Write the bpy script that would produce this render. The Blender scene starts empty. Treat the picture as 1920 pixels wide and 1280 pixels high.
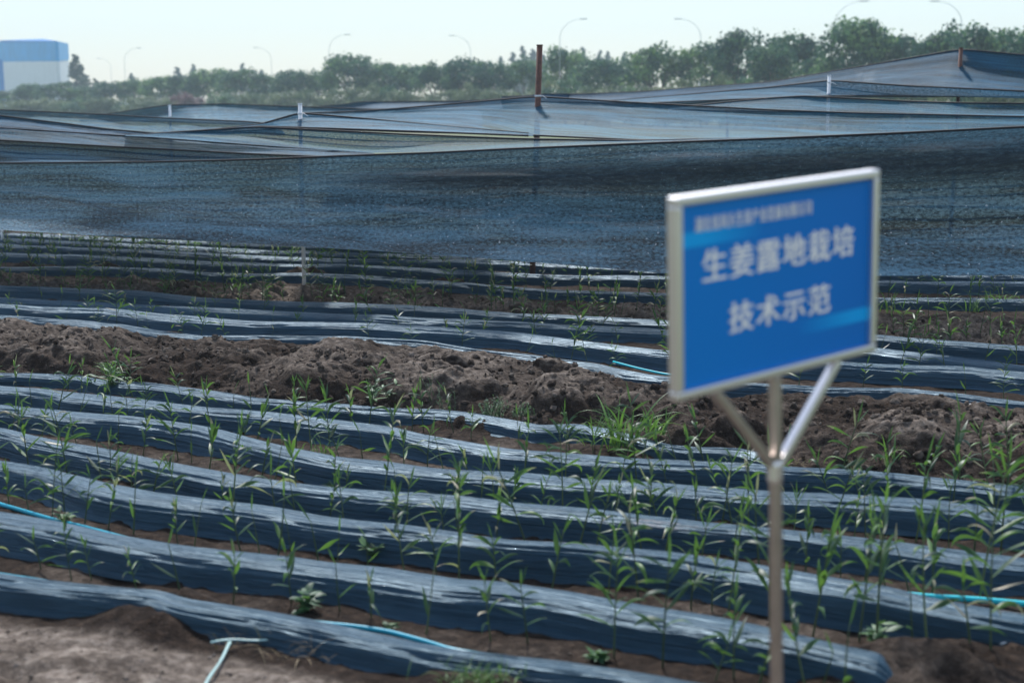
import bpy, math, random
import numpy as np
from mathutils import Vector, Matrix
R = math.radians
S = bpy.context.scene
C = S.collection
random.seed(7)
rng = np.random.default_rng(7)

# ------------------------------------------------------------------ camera, light, exposure
FPX, HZ, CH = 2667.0, 190.0, 2.0          # focal length in photo pixels, horizon row, camera height (m)
cam_d = bpy.data.cameras.new('camera'); cam = bpy.data.objects.new('camera', cam_d); C.objects.link(cam)
cam.location = (0, 0, CH); cam.rotation_euler = (R(90)-math.atan(450/2667.0), 0, 0)
cam_d.sensor_width = 36; cam_d.lens = 50.0
cam_d.clip_start = 0.1; cam_d.clip_end = 6000
cam_d.dof.use_dof = True; cam_d.dof.focus_distance = 10.6; cam_d.dof.aperture_fstop = 2.0; cam_d.dof.aperture_blades = 9
S.camera = cam
SUN_EL, SUN_AZ = 48.0, -5.0               # azimuth from +Y towards +X
world = bpy.data.worlds.new('World'); S.world = world; world.use_nodes = True
nt = world.node_tree; nt.nodes.clear()
sky = nt.nodes.new('ShaderNodeTexSky'); sky.sky_type = 'NISHITA'; sky.sun_disc = False
sky.sun_elevation = R(SUN_EL); sky.sun_rotation = R(SUN_AZ)
sky.air_density = 1.5; sky.dust_density = 0.35; sky.ozone_density = 3.6; sky.altitude = 0
bg = nt.nodes.new('ShaderNodeBackground'); bg.inputs[1].default_value = 0.108
wo = nt.nodes.new('ShaderNodeOutputWorld')
wb = nt.nodes.new('ShaderNodeMix'); wb.data_type = 'RGBA'; wb.blend_type = 'MULTIPLY'; wb.inputs[0].default_value = 1.0; wb.inputs[7].default_value = (0.72, 0.82, 0.99, 1)   # cool white balance
nt.links.new(sky.outputs[0], wb.inputs[6]); hm = nt.nodes.new('ShaderNodeMix'); hm.data_type = 'RGBA'; hm.inputs[0].default_value = 0.42; hm.inputs[7].default_value = (4.9, 5.2, 5.65, 1)   # even milky haze in the air
nt.links.new(wb.outputs[2], hm.inputs[6]); nt.links.new(hm.outputs[2], bg.inputs[0]); nt.links.new(bg.outputs[0], wo.inputs[0])
sl = bpy.data.lights.new('sun', 'SUN'); sl.energy = 3.4; sl.angle = R(4.0); sl.color = (1.0, 0.975, 0.95)
sun = bpy.data.objects.new('sun', sl); C.objects.link(sun)
sd = Vector((math.sin(R(SUN_AZ))*math.cos(R(SUN_EL)), math.cos(R(SUN_AZ))*math.cos(R(SUN_EL)), math.sin(R(SUN_EL))))
sun.rotation_euler = sd.to_track_quat('Z', 'Y').to_euler(); sun.location = (0, 0, 30)
S.view_settings.view_transform = 'Standard'; S.view_settings.look = 'None'; S.view_settings.gamma = 1
S.view_settings.exposure = 0.66
S.cycles.transparent_max_bounces = 16; S.cycles.max_bounces = 8
S.cycles.volume_bounces = 1

# ------------------------------------------------------------------ helpers
TH = math.atan(450/2667.0); CT, ST = math.cos(TH), math.sin(TH)
def _ray(px, py):
    r = 640.0-py; return px-960.0, FPX*CT+r*ST, r*CT-FPX*ST
def P(px, py, Y):
    a, b, c = _ray(px, py); return (a/b*Y, Y, CH+c/b*Y)
def GR(px, py, z=0.0):
    a, b, c = _ray(px, py); t = (z-CH)/c; return (a*t, b*t, z)
def project(x, y, z):
    d = y*CT-(z-CH)*ST; return 960+FPX*x/d, 640-FPX*(y*ST+(z-CH)*CT)/d
AL = math.atan(0.4); CA, SA = math.cos(AL), math.sin(AL)
def to_uv(x, y): return x*CA-y*SA, x*SA+y*CA
def to_xy(u, v): return u*CA+v*SA, -u*SA+v*CA

def _h(ix, iy, seed):
    n = (ix.astype(np.int64)*374761393+iy.astype(np.int64)*668265263+seed*974634777) & 0xffffffff
    n = ((n ^ (n >> 13))*1274126177) & 0xffffffff
    n = (n ^ (n >> 16))
    return (n & 0xffff)/65535.0*2-1
def vn(x, y, seed=0):
    x = np.asarray(x, float); y = np.asarray(y, float); x, y = np.broadcast_arrays(x, y)
    ix = np.floor(x); iy = np.floor(y); fx = x-ix; fy = y-iy
    fx = fx*fx*fx*(fx*(fx*6-15)+10); fy = fy*fy*fy*(fy*(fy*6-15)+10)
    a, b, c, d = _h(ix, iy, seed), _h(ix+1, iy, seed), _h(ix, iy+1, seed), _h(ix+1, iy+1, seed)
    return (a*(1-fx)+b*fx)*(1-fy)+(c*(1-fx)+d*fx)*fy
def fbm(x, y, seed=0, o=4, g=0.5):
    s = 0; a = 1
    for i in range(o):
        s = s+a*vn(np.asarray(x)*2**i+i*17.3, np.asarray(y)*2**i+i*5.1, seed+i); a *= g
    return s
def ss(a, b, x):
    t = np.clip((x-a)/(b-a), 0, 1); return t*t*(3-2*t)

def tag(o, label=None, cat=None, group=None, kind=None):
    if label: o['label'] = label
    if cat: o['category'] = cat
    if group: o['group'] = group
    if kind: o['kind'] = kind
    return o
def empty(name, loc=(0, 0, 0)):
    o = bpy.data.objects.new(name, None); o.location = loc; o.empty_display_size = 0.1; C.objects.link(o); return o
def mobj(name, verts, faces, mat, parent=None, smooth=True, attrs=None, uvs=None):
    me = bpy.data.meshes.new(name); me.from_pydata([tuple(map(float, v)) for v in verts], [], faces)
    if mat: me.materials.append(mat)
    if smooth: me.polygons.foreach_set('use_smooth', [True]*len(me.polygons))
    for k, val in (attrs or {}).items():
        a = me.attributes.new(k, 'FLOAT', 'POINT'); a.data.foreach_set('value', np.asarray(val, dtype=np.float32))
    me.update()
    o = bpy.data.objects.new(name, me); C.objects.link(o)
    if parent: o.parent = parent
    return o
def grid(name, A, mat, parent=None, uv=None, attrs=None, smooth=True):
    n, m = A.shape[:2]
    me = bpy.data.meshes.new(name)
    me.vertices.add(n*m); me.vertices.foreach_set('co', A.reshape(-1).astype(np.float32))
    i = np.arange(n-1)[:, None]*m+np.arange(m-1)[None, :]
    q = np.stack([i, i+m, i+m+1, i+1], -1).reshape(-1, 4)
    me.loops.add(q.size); me.loops.foreach_set('vertex_index', q.reshape(-1).astype(np.int32))
    me.polygons.add(len(q)); me.polygons.foreach_set('loop_start', (np.arange(len(q))*4).astype(np.int32))
    me.polygons.foreach_set('use_smooth', np.ones(len(q), bool) if smooth else np.zeros(len(q), bool))
    me.update(calc_edges=True)
    if uv is not None:
        l = me.uv_layers.new(name='UVMap'); l.data.foreach_set('uv', uv.reshape(-1, 2)[q.reshape(-1)].reshape(-1).astype(np.float32))
    for k, val in (attrs or {}).items():
        a = me.attributes.new(k, 'FLOAT', 'POINT'); a.data.foreach_set('value', np.asarray(val, dtype=np.float32).reshape(-1))
    if mat: me.materials.append(mat)
    me.validate()
    o = bpy.data.objects.new(name, me); C.objects.link(o)
    if parent: o.parent = parent
    return o
def tube_data(pts, rad, seg=8, cap=True):
    pts = [Vector(p) for p in pts]; n = len(pts); V = []; F = []
    if not hasattr(rad, '__len__'): rad = [rad]*n
    up = Vector((0.13, 0.21, 1)).normalized()
    for i, p in enumerate(pts):
        t = (pts[min(i+1, n-1)]-pts[max(i-1, 0)]).normalized()
        a = t.cross(up)
        if a.length < 0.2: a = t.cross(Vector((1, 0.1, 0)))
        a.normalize(); b = t.cross(a)
        for k in range(seg):
            th = 2*math.pi*k/seg; V.append(p+(a*math.cos(th)+b*math.sin(th))*rad[i])
    for i in range(n-1):
        for k in range(seg):
            F.append((i*seg+k, i*seg+(k+1) % seg, (i+1)*seg+(k+1) % seg, (i+1)*seg+k))
    if cap: F.append(tuple(range(seg))[::-1]); F.append(tuple((n-1)*seg+k for k in range(seg)))
    return V, F
def tube(name, pts, rad, mat, parent=None, seg=8):
    V, F = tube_data(pts, rad, seg); return mobj(name, V, F, mat, parent)
def join_data(parts):
    V = []; F = []
    for v, f in parts:
        o = len(V); V += list(v); F += [tuple(i+o for i in q) for q in f]
    return V, F
def box_data(c, sx, sy, sz, M=None):
    V = []
    for x in (-1, 1):
        for y in (-1, 1):
            for z in (-1, 1):
                p = Vector((x*sx/2, y*sy/2, z*sz/2))
                if M: p = M @ p
                V.append(p+Vector(c))
    return V, [(0, 1, 3, 2), (4, 6, 7, 5), (0, 4, 5, 1), (2, 3, 7, 6), (0, 2, 6, 4), (1, 5, 7, 3)]
_ones = 'first second third fourth fifth sixth seventh eighth ninth tenth eleventh twelfth thirteenth fourteenth fifteenth sixteenth seventeenth eighteenth nineteenth'.split()
def ordw(n):
    if n < 20: return _ones[n-1]
    t, o = divmod(n, 10)
    if o == 0: return {2: 'twentieth', 3: 'thirtieth', 4: 'fortieth', 5: 'fiftieth', 6: 'sixtieth'}[t]
    return {2: 'twenty', 3: 'thirty', 4: 'forty', 5: 'fifty', 6: 'sixty'}[t]+'-'+_ones[o-1]

# ------------------------------------------------------------------ materials
class NT:
    def __init__(s, name):
        s.m = bpy.data.materials.new(name); s.m.use_nodes = True; s.t = s.m.node_tree; s.t.nodes.clear()
        s.out = s.n('OutputMaterial')
    def n(s, typ, **kw):
        nd = s.t.nodes.new('ShaderNode'+typ)
        for k, v in kw.items():
            if k in nd.inputs: s.set(nd, k, v)
            else: setattr(nd, k, v)
        return nd
    def set(s, nd, k, v):
        if isinstance(v, bpy.types.NodeSocket): s.t.links.new(v, nd.inputs[k])
        else: nd.inputs[k].default_value = v
    def l(s, a, b): s.t.links.new(a, b)
    def pbr(s, col, rough=0.5, **kw):
        b = s.n('BsdfPrincipled'); s.set(b, 'Base Color', col if isinstance(col, bpy.types.NodeSocket) else (*col, 1)); s.set(b, 'Roughness', rough)
        for k, v in kw.items(): s.set(b, k.replace('_', ' '), v)
        return b
    def noise(s, vec, scale, detail=4, rough=0.5, dist=0.0):
        nd = s.n('TexNoise'); s.l(vec, nd.inputs['Vector']); s.set(nd, 'Scale', scale); s.set(nd, 'Detail', detail); s.set(nd, 'Roughness', rough); s.set(nd, 'Distortion', dist)
        return nd.outputs[0]
    def ramp(s, fac, stops):
        r = s.n('ValToRGB'); s.l(fac, r.inputs[0]); el = r.color_ramp.elements
        while len(el) < len(stops): el.new(0.5)
        for e, (p, c) in zip(el, stops):
            e.position = p; e.color = (*c, 1) if hasattr(c, '__len__') else (c, c, c, 1)
        return r.outputs[0]
    def mix(s, f, a, b):
        m = s.n('Mix', data_type='RGBA'); 
        for k, v in ((0, f), (6, a), (7, b)):
            if isinstance(v, bpy.types.NodeSocket): s.l(v, m.inputs[k])
            else: m.inputs[k].default_value = v if k == 0 else (*v, 1)
        return m.outputs[2]
    def math(s, op, a, b=0.0):
        m = s.n('Math', operation=op)
        for k, v in ((0, a), (1, b)):
            if isinstance(v, bpy.types.NodeSocket): s.l(v, m.inputs[k])
            else: m.inputs[k].default_value = v
        return m.outputs[0]
    def scale(s, vec, sc):
        m = s.n('Mapping'); s.l(vec, m.inputs[0]); m.inputs['Scale'].default_value = sc; return m.outputs[0]
    def bump(s, h, strength, dist=0.01, normal=None):
        b = s.n('Bump'); s.l(h, b.inputs['Height']); s.set(b, 'Strength', strength); s.set(b, 'Distance', dist)
        if normal: s.l(normal, b.inputs['Normal'])
        return b.outputs[0]
    def coord(s, k='Object'): return s.n('TexCoord').outputs[k]
    def attr(s, name): a = s.n('Attribute', attribute_name=name); return a.outputs['Fac']
    def done(s, sh): s.l(sh, s.out.inputs[0]); return s.m

def m_soil():
    t = NT('soil'); co = t.coord()
    n1 = t.noise(co, 2.2, 6, 0.6); n2 = t.noise(co, 22, 5, 0.65); n3 = t.noise(co, 90, 4, 0.6)
    c = t.ramp(n2, [(0.3, (0.010, 0.0065, 0.005)), (0.52, (0.026, 0.017, 0.012)), (0.75, (0.070, 0.047, 0.033))])  # damp soil, darkened further for the shade in the furrows
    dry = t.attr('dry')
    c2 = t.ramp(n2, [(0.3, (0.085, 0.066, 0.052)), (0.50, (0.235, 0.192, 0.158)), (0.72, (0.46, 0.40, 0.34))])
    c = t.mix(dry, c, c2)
    sp = t.ramp(t.noise(co, 160, 1, 0.4), [(0.70, 0.0), (0.76, 1.0)])
    c = t.mix(t.math('MULTIPLY', sp, 0.35), c, (0.34, 0.29, 0.24))
    h = t.math('ADD', t.math('MULTIPLY', n2, 0.5), t.math('MULTIPLY', n3, 0.25))
    nb = t.bump(h, 0.9, 0.05)
    b = t.pbr(c, 0.95); t.l(nb, b.inputs['Normal']); t.set(b, 'Specular IOR Level', 0.12)
    return t.done(b.outputs[0])
def m_field():
    t = NT('far_field'); co = t.coord()
    n = t.noise(co, 0.05, 5, 0.6); n2 = t.noise(co, 1.5, 4, 0.6)
    c = t.ramp(n, [(0.35, (0.09, 0.12, 0.04)), (0.5, (0.13, 0.17, 0.06)), (0.62, (0.17, 0.13, 0.08))])
    c = t.mix(t.math('MULTIPLY', n2, 0.5), c, (0.06, 0.08, 0.03))
    b = t.pbr(c, 0.95); return t.done(b.outputs[0])
def m_film():
    t = NT('plastic_film'); uv = t.n('UVMap').outputs[0]
    s1 = t.noise(t.scale(uv, (0.7, 62, 1)), 1.0, 5, 0.72, 0.25)
    s2 = t.noise(t.scale(uv, (3.5, 22, 1)), 1.0, 3, 0.6, 0.8)
    s3 = t.noise(t.scale(uv, (9, 14, 1)), 1.0, 3, 0.5, 1.0)
    h = t.math('ADD', t.math('MULTIPLY', s1, 0.85), t.math('ADD', t.math('MULTIPLY', s2, 0.5), t.math('MULTIPLY', s3, 0.15)))
    nb = t.bump(h, 1.0, 0.036)
    dust = t.attr('dirt')
    dn = t.noise(t.scale(uv, (14, 40, 1)), 1.0, 6, 0.7)
    dm = t.math('MULTIPLY', t.ramp(t.math('ADD', dn, t.math('SUBTRACT', dust, 1.0)), [(0.36, 0.0), (0.54, 1.0)]), 0.8)
    haze = t.ramp(t.noise(t.scale(uv, (3, 12, 1)), 1.0, 4, 0.6), [(0.35, (0.011, 0.038, 0.066)), (0.7, (0.028, 0.070, 0.106))])
    c = t.mix(dm, haze, (0.40, 0.37, 0.36))
    ro = t.math('ADD', t.math('MULTIPLY', dm, 0.5), t.math('ADD', 0.36, t.math('MULTIPLY', s2, 0.16)))
    b = t.pbr(c, ro); t.l(nb, b.inputs['Normal']); t.set(b, 'IOR', 1.55); t.set(b, 'Specular IOR Level', 0.78)
    t.set(b, 'Specular Tint', (0.48, 0.78, 1.0, 1))
    return t.done(b.outputs[0])
def m_net(name, open_=0.25, lines=24.0, seed=0.0, base=(0.020, 0.045, 0.070), gain=2.9, glint_dots=0.15, gs=(38, 95), tf=0.12, ro=0.55, sp_=0.18, gr=(0.40, 0.60), lnm=0.45):
    t = NT(name); uv = t.n('UVMap').outputs[0]
    g = t.noise(t.scale(uv, (*gs, 1)), 1.0, 3, 0.7)
    g2 = t.noise(t.scale(uv, (120, 240, 1)), 1.0, 1, 0.5)
    big = t.noise(t.scale(uv, (0.7, 5.5, 1)), 1.0, 4, 0.6, 0.4)
    w = t.n('TexWave', wave_type='BANDS', bands_direction='Y'); t.l(t.scale(uv, (1, 1, 1)), w.inputs[0]); t.set(w, 'Scale', lines/6.283*1.0); t.set(w, 'Distortion', 0.35); t.set(w, 'Detail', 1.0); t.set(w, 'Detail Scale', 2.0)
    ln = t.ramp(w.outputs[0], [(0.0, 1.0), (0.2, 0.0)])
    al = t.ramp(t.math('ADD', t.math('MULTIPLY', g, 0.6), t.math('MULTIPLY', g2, 0.4)), [(0.40, 0.0), (0.62, 1.0)])
    op = t.math('MULTIPLY', t.math('MULTIPLY', al, open_*1.6), t.math('SUBTRACT', 1.0, ln))
    gm = t.ramp(t.math('ADD', t.math('MULTIPLY', g, 0.55), t.math('MULTIPLY', big, 0.45)), [(gr[0], 0.0), (gr[1], 1.0)])
    c = t.mix(gm, tuple(x*0.15 for x in base), tuple(x*gain for x in base))
    c = t.mix(t.math('MULTIPLY', ln, lnm), c, (0.003, 0.005, 0.009))
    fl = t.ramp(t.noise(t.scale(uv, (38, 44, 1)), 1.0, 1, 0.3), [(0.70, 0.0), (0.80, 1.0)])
    c = t.mix(t.math('MULTIPLY', fl, glint_dots), c, (0.75, 0.80, 0.85))  # pale dots in the colour stand in for sun glints
    hb = t.math('ADD', t.math('MULTIPLY', g, 0.7), t.math('MULTIPLY', g2, 0.5))
    nb = t.bump(hb, 0.9, 0.012)
    b = t.pbr(c, ro); t.l(nb, b.inputs['Normal']); t.set(b, 'Specular IOR Level', sp_); t.set(b, 'Specular Tint', (0.6, 0.85, 1.0, 1))
    tr = t.n('BsdfTranslucent'); tr.inputs[0].default_value = (0.10, 0.21, 0.30, 1)
    mx = t.n('MixShader'); mx.inputs[0].default_value = tf; t.l(b.outputs[0], mx.inputs[1]); t.l(tr.outputs[0], mx.inputs[2])
    tp = t.n('BsdfTransparent'); m2 = t.n('MixShader'); t.l(op, m2.inputs[0]); t.l(mx.outputs[0], m2.inputs[1]); t.l(tp.outputs[0], m2.inputs[2])
    return t.done(m2.outputs[0])
def m_simple(name, col, rough=0.5, metal=0.0, nscale=0, var=0.3, bump=0.0, spec=0.5):
    t = NT(name)
    if nscale:
        n = t.noise(t.coord(), nscale, 4, 0.6)
        c = t.ramp(n, [(0.3, tuple(x*(1-var) for x in col)), (0.7, tuple(min(1, x*(1+var)) for x in col))])
        b = t.pbr(c, rough, Metallic=metal)
        if bump: t.l(t.bump(n, bump, 0.01), b.inputs['Normal'])
    else: b = t.pbr(col, rough, Metallic=metal)
    t.set(b, 'Specular IOR Level', spec)
    return t.done(b.outputs[0])
def m_leaf(name, dark, mid, light, dry=(0.42, 0.36, 0.24), trans=(0.22, 0.42, 0.06), tf=0.35, rough=0.46):
    t = NT(name); ti = t.attr('tint')
    ri = t.n('ObjectInfo').outputs['Random']
    f = t.math('ADD', ti, t.math('MULTIPLY', t.math('SUBTRACT', ri, 0.5), 0.18))
    c = t.ramp(f, [(0.0, dark), (0.45, mid), (0.82, light), (0.93, light), (0.97, dry)])
    n = t.noise(t.coord(), 60, 3, 0.5)
    c = t.mix(t.math('MULTIPLY', n, 0.35), c, tuple(x*0.6 for x in mid))
    b = t.pbr(c, rough); t.set(b, 'Specular IOR Level', 0.4)
    tr = t.n('BsdfTranslucent'); t.l(t.mix(0.45, c, trans), tr.inputs[0])
    mx = t.n('MixShader'); mx.inputs[0].default_value = tf; t.l(b.outputs[0], mx.inputs[1]); t.l(tr.outputs[0], mx.inputs[2])
    return t.done(mx.outputs[0])
def m_crown(name, a, b_, c_):
    t = NT(name); ri = t.n('ObjectInfo').outputs['Random']; ti = t.attr('tint')
    c = t.ramp(t.math('ADD', t.math('MULTIPLY', ti, 0.75), t.math('MULTIPLY', ri, 0.25)), [(0.0, a), (0.5, b_), (1.0, c_)])
    b = t.pbr(c, 0.6); t.set(b, 'Specular IOR Level', 0.25)
    tr = t.n('BsdfTranslucent'); t.l(c, tr.inputs[0])
    mx = t.n('MixShader'); mx.inputs[0].default_value = 0.35; t.l(b.outputs[0], mx.inputs[1]); t.l(tr.outputs[0], mx.inputs[2])
    return t.done(mx.outputs[0])
M = {}
M['soil'] = m_soil(); M['field'] = m_field(); M['film'] = m_film()
M['net'] = m_net('shade_net', 0.12, 24.0, tf=0.06, base=(0.006, 0.040, 0.075), sp_=0.10, gain=3.0, glint_dots=0.05)
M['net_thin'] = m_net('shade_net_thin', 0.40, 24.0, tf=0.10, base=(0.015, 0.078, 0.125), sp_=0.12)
M['net_curtain'] = m_net('shade_net_side', 0.09, 26.0, base=(0.018, 0.038, 0.051), gain=7.0, glint_dots=0.6, gs=(26, 52), tf=0.10, lnm=0.15, ro=0.42, sp_=0.5, gr=(0.42, 0.60))
M['rope'] = m_simple('rope', (0.006, 0.008, 0.012), 0.7)
M['steel'] = m_simple('stainless', (0.80, 0.78, 0.78), 0.36, 1.0)
M['galv'] = m_simple('white_paint', (0.82, 0.85, 0.87), 0.45, 0.0, 30, 0.05)
M['rust'] = m_simple('rusty_steel', (0.13, 0.062, 0.045), 0.75, 0.2, 25, 0.45, 0.3)
M['bark'] = m_simple('bark', (0.10, 0.075, 0.055), 0.9, 0.0, 9, 0.4, 0.5)
M['leaf'] = m_leaf('ginger_leaf', (0.014, 0.050, 0.032), (0.028, 0.088, 0.036), (0.085, 0.20, 0.038))
M['stem'] = m_leaf('ginger_stem', (0.045, 0.075, 0.04), (0.06, 0.10, 0.045), (0.11, 0.16, 0.06), tf=0.1)
M['grass'] = m_leaf('grass_blade', (0.045, 0.12, 0.03), (0.075, 0.19, 0.04), (0.15, 0.30, 0.06))
M['weed'] = m_leaf('weed_leaf', (0.03, 0.09, 0.05), (0.05, 0.14, 0.06), (0.11, 0.24, 0.08), rough=0.5)
M['feather'] = m_leaf('feathery_weed', (0.05, 0.13, 0.08), (0.09, 0.20, 0.13), (0.17, 0.30, 0.18), rough=0.6)
M['hose'] = m_simple('cyan_hose', (0.0, 0.32, 0.44), 0.35, 0, 12, 0.12)
M['hose_bright'] = m_simple('turquoise_pipe', (0.0, 0.52, 0.60), 0.4, 0, 40, 0.08)
M['strip'] = m_simple('pale_strip', (0.34, 0.52, 0.50), 0.5, 0, 25, 0.2)
M['scrap'] = m_simple('plastic_scrap', (0.55, 0.60, 0.62), 0.35, 0, 30, 0.25)
M['dryg'] = m_leaf('dry_straw', (0.16, 0.11, 0.06), (0.26, 0.19, 0.11), (0.36, 0.28, 0.17), tf=0.15, rough=0.7)

# ------------------------------------------------------------------ plastic covered ridges, traced crest lines
H_ = 0.13
ROWS = {
 'A': (0.105, [(0,1079),(125,1094),(225,1103),(287,1107),(345,1124),(400,1132),(480,1144),(617,1170),(705,1189),(830,1215),(955,1232),(1160,1262),(1270,1282),(1400,1305)]),
 'B': (0.135, [(0,962),(100,982),(250,1011),(350,1026),(475,1040),(580,1052),(717,1067),(780,1077),(855,1089),(955,1097),(1060,1110),(1185,1132),(1310,1152),(1435,1177),(1577,1212),(1640,1227),(1715,1245)]),
 'C': (0.13, [(0,864),(75,877),(175,905),(275,925),(375,937),(475,950),(605,970),(730,987),(855,1002),(960,1016),(1110,1027),(1235,1040),(1360,1056),(1465,1074),(1565,1093),(1665,1107),(1765,1128),(1840,1142),(1915,1155)]),
 'D': (0.125, [(0,807),(100,827),(200,845),(300,867),(375,880),(480,897),(605,913),(705,924),(855,934),(960,947),(1110,957),(1210,967),(1335,978),(1435,987),(1565,1002),(1690,1017),(1815,1035),(1915,1047)]),
 'E': (0.13, [(0,759),(87,767),(175,777),(250,782),(325,791),(375,800),(425,812),(480,827),(555,845),(630,860),(730,870),(830,882),(960,888),(1110,900),(1260,909),(1435,922),(1615,929),(1715,937),(1815,947),(1915,966)]),
 'F': (0.12, [(0,724),(75,729),(150,739),(250,749),(375,762),(480,771),(580,781),(655,791),(730,799),(805,817),(880,830),(960,843),(1085,851),(1210,860),(1335,867),(1465,875),(1590,880),(1690,887),(1765,896),(1915,912)]),
 'G': (0.085, [(0,700),(50,699),(150,705),(200,714),(275,719),(350,730),(425,740),(480,748),(605,757),(730,767),(805,768),(880,775),(945,785),(1010,797),(1072,795),(1135,803),(1197,819),(1260,834),(1310,839),(1385,840),(1490,862)]),
 'H': (0.10, [(0,592),(125,602),(225,609),(300,622),(375,630),(480,631),(655,631),(730,636),(805,640),(880,652),(955,662),(1040,672),(1115,682),(1165,695),(1240,707),(1400,719),(1560,726),(1677,728),(1747,735),(1841,745),(1920,754)]),
 'I': (0.13, [(0,572),(100,576),(200,578),(300,590),(400,598),(480,604),(605,605),(717,606),(805,612),(955,621),(1040,632),(1140,645),(1252,660),(1400,669),(1607,678),(1747,685),(1818,688),(1920,698)]),
 'J': (0.11, [(0,557),(125,565),(225,571),(350,576),(480,581),(605,587),(730,592),(855,599),(965,602),(1065,609),(1252,618),(1440,634),(1642,652),(1747,664),(1865,678),(1920,685)]),
 'K': (0.11, [(0,536),(125,540),(250,546),(375,557),(480,562),(605,567),(730,571),(855,578),(965,587),(1140,594),(1252,600),(1440,614),(1642,629),(1794,641),(1920,650)]),
 'M': (0.10, [(0,500),(100,499),(200,500),(300,504),(375,510),(480,513),(560,512),(680,517),(755,522),(855,529),(965,537),(1065,544),(1165,547),(1252,551),(1440,555),(1642,558),(1920,562)]),
 'N': (0.12, [(0,473),(100,476),(200,481),(325,486),(475,492),(680,497),(780,503),(840,505),(955,511),(1040,514),(1165,516),(1252,519),(1440,523),(1642,527),(1920,529)]),
 'O': (0.11, [(0,457),(175,464),(475,480),(655,487),(755,487),(840,488),(955,491),(1040,495),(1165,499),(1252,503),(1440,508),(1920,514)]),
 'P': (0.10, [(0,446),(475,468),(655,475),(955,481),(1252,490),(1920,500)]),
 'Q': (0.10, [(0,436),(475,457),(955,470),(1252,477),(1920,488)]),
}
UG = np.linspace(-19, 5, 1440)
def smooth(a, k):
    ker = np.hanning(k); ker /= ker.sum(); return np.convolve(np.pad(a, k//2, 'edge'), ker, 'same')[k//2:k//2+len(a)]
def trace_v(tr, h):
    us, vs = [], []
    for px, py in tr:
        x, y, z = GR(px, py, h); u, v = to_uv(x, y); us.append(u); vs.append(v)
    o = np.argsort(us); return smooth(np.interp(UG, np.array(us)[o], np.array(vs)[o]), 13)
RV = {k: trace_v(tr, h) for k, (h, tr) in ROWS.items()}
def rv(k, u): return np.interp(u, UG, RV[k])
def u_at(px, v):   # u where the line v meets picture column px
    Y = v/(CA+SA*(px-960)/2560.0); return to_uv((px-960)/2560.0*Y, Y)[0]

# ------------------------------------------------------------------ terrain
uu = np.arange(-18.5, 4.6, 0.024)
vs = []; v = 0.8
while v < 19:
    vs.append(v)
    v += 0.018 if 3.9 < v < 5.2 else 0.022 if v < 7.6 else 0.011 if v < 9.9 else 0.028 if v < 12 else 0.018 if v < 13.7 else 0.05
vv = np.array(vs)
U, V = np.meshgrid(uu, vv, indexing='ij')
foot1 = np.interp(uu, UG, RV['G'])+0.13
top_tr = [(0,602),(75,612),(150,610),(212,627),(300,641),(350,637),(480,652),(560,646),(605,645),(655,650),(730,660),(770,662),(805,654),(855,651),(880,660),(955,676),(1065,687),(1140,694),(1190,709),(1252,722),(1400,735),(1560,743),(1700,739),(1771,748),(1865,766),(1920,772)]
us_, hs_ = [], []
for px, py in top_tr:
    vt = 8.85 if px < 900 else 8.85-0.35*(px-900)/1020
    kx = _ray(px, py)[0]/_ray(px, py)[1]; Y = vt/(CA+SA*kx); us_.append(to_uv(kx*Y, Y)[0]); hs_.append(P(px, py, Y)[2])
H1 = np.interp(uu, us_, hs_)
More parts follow.
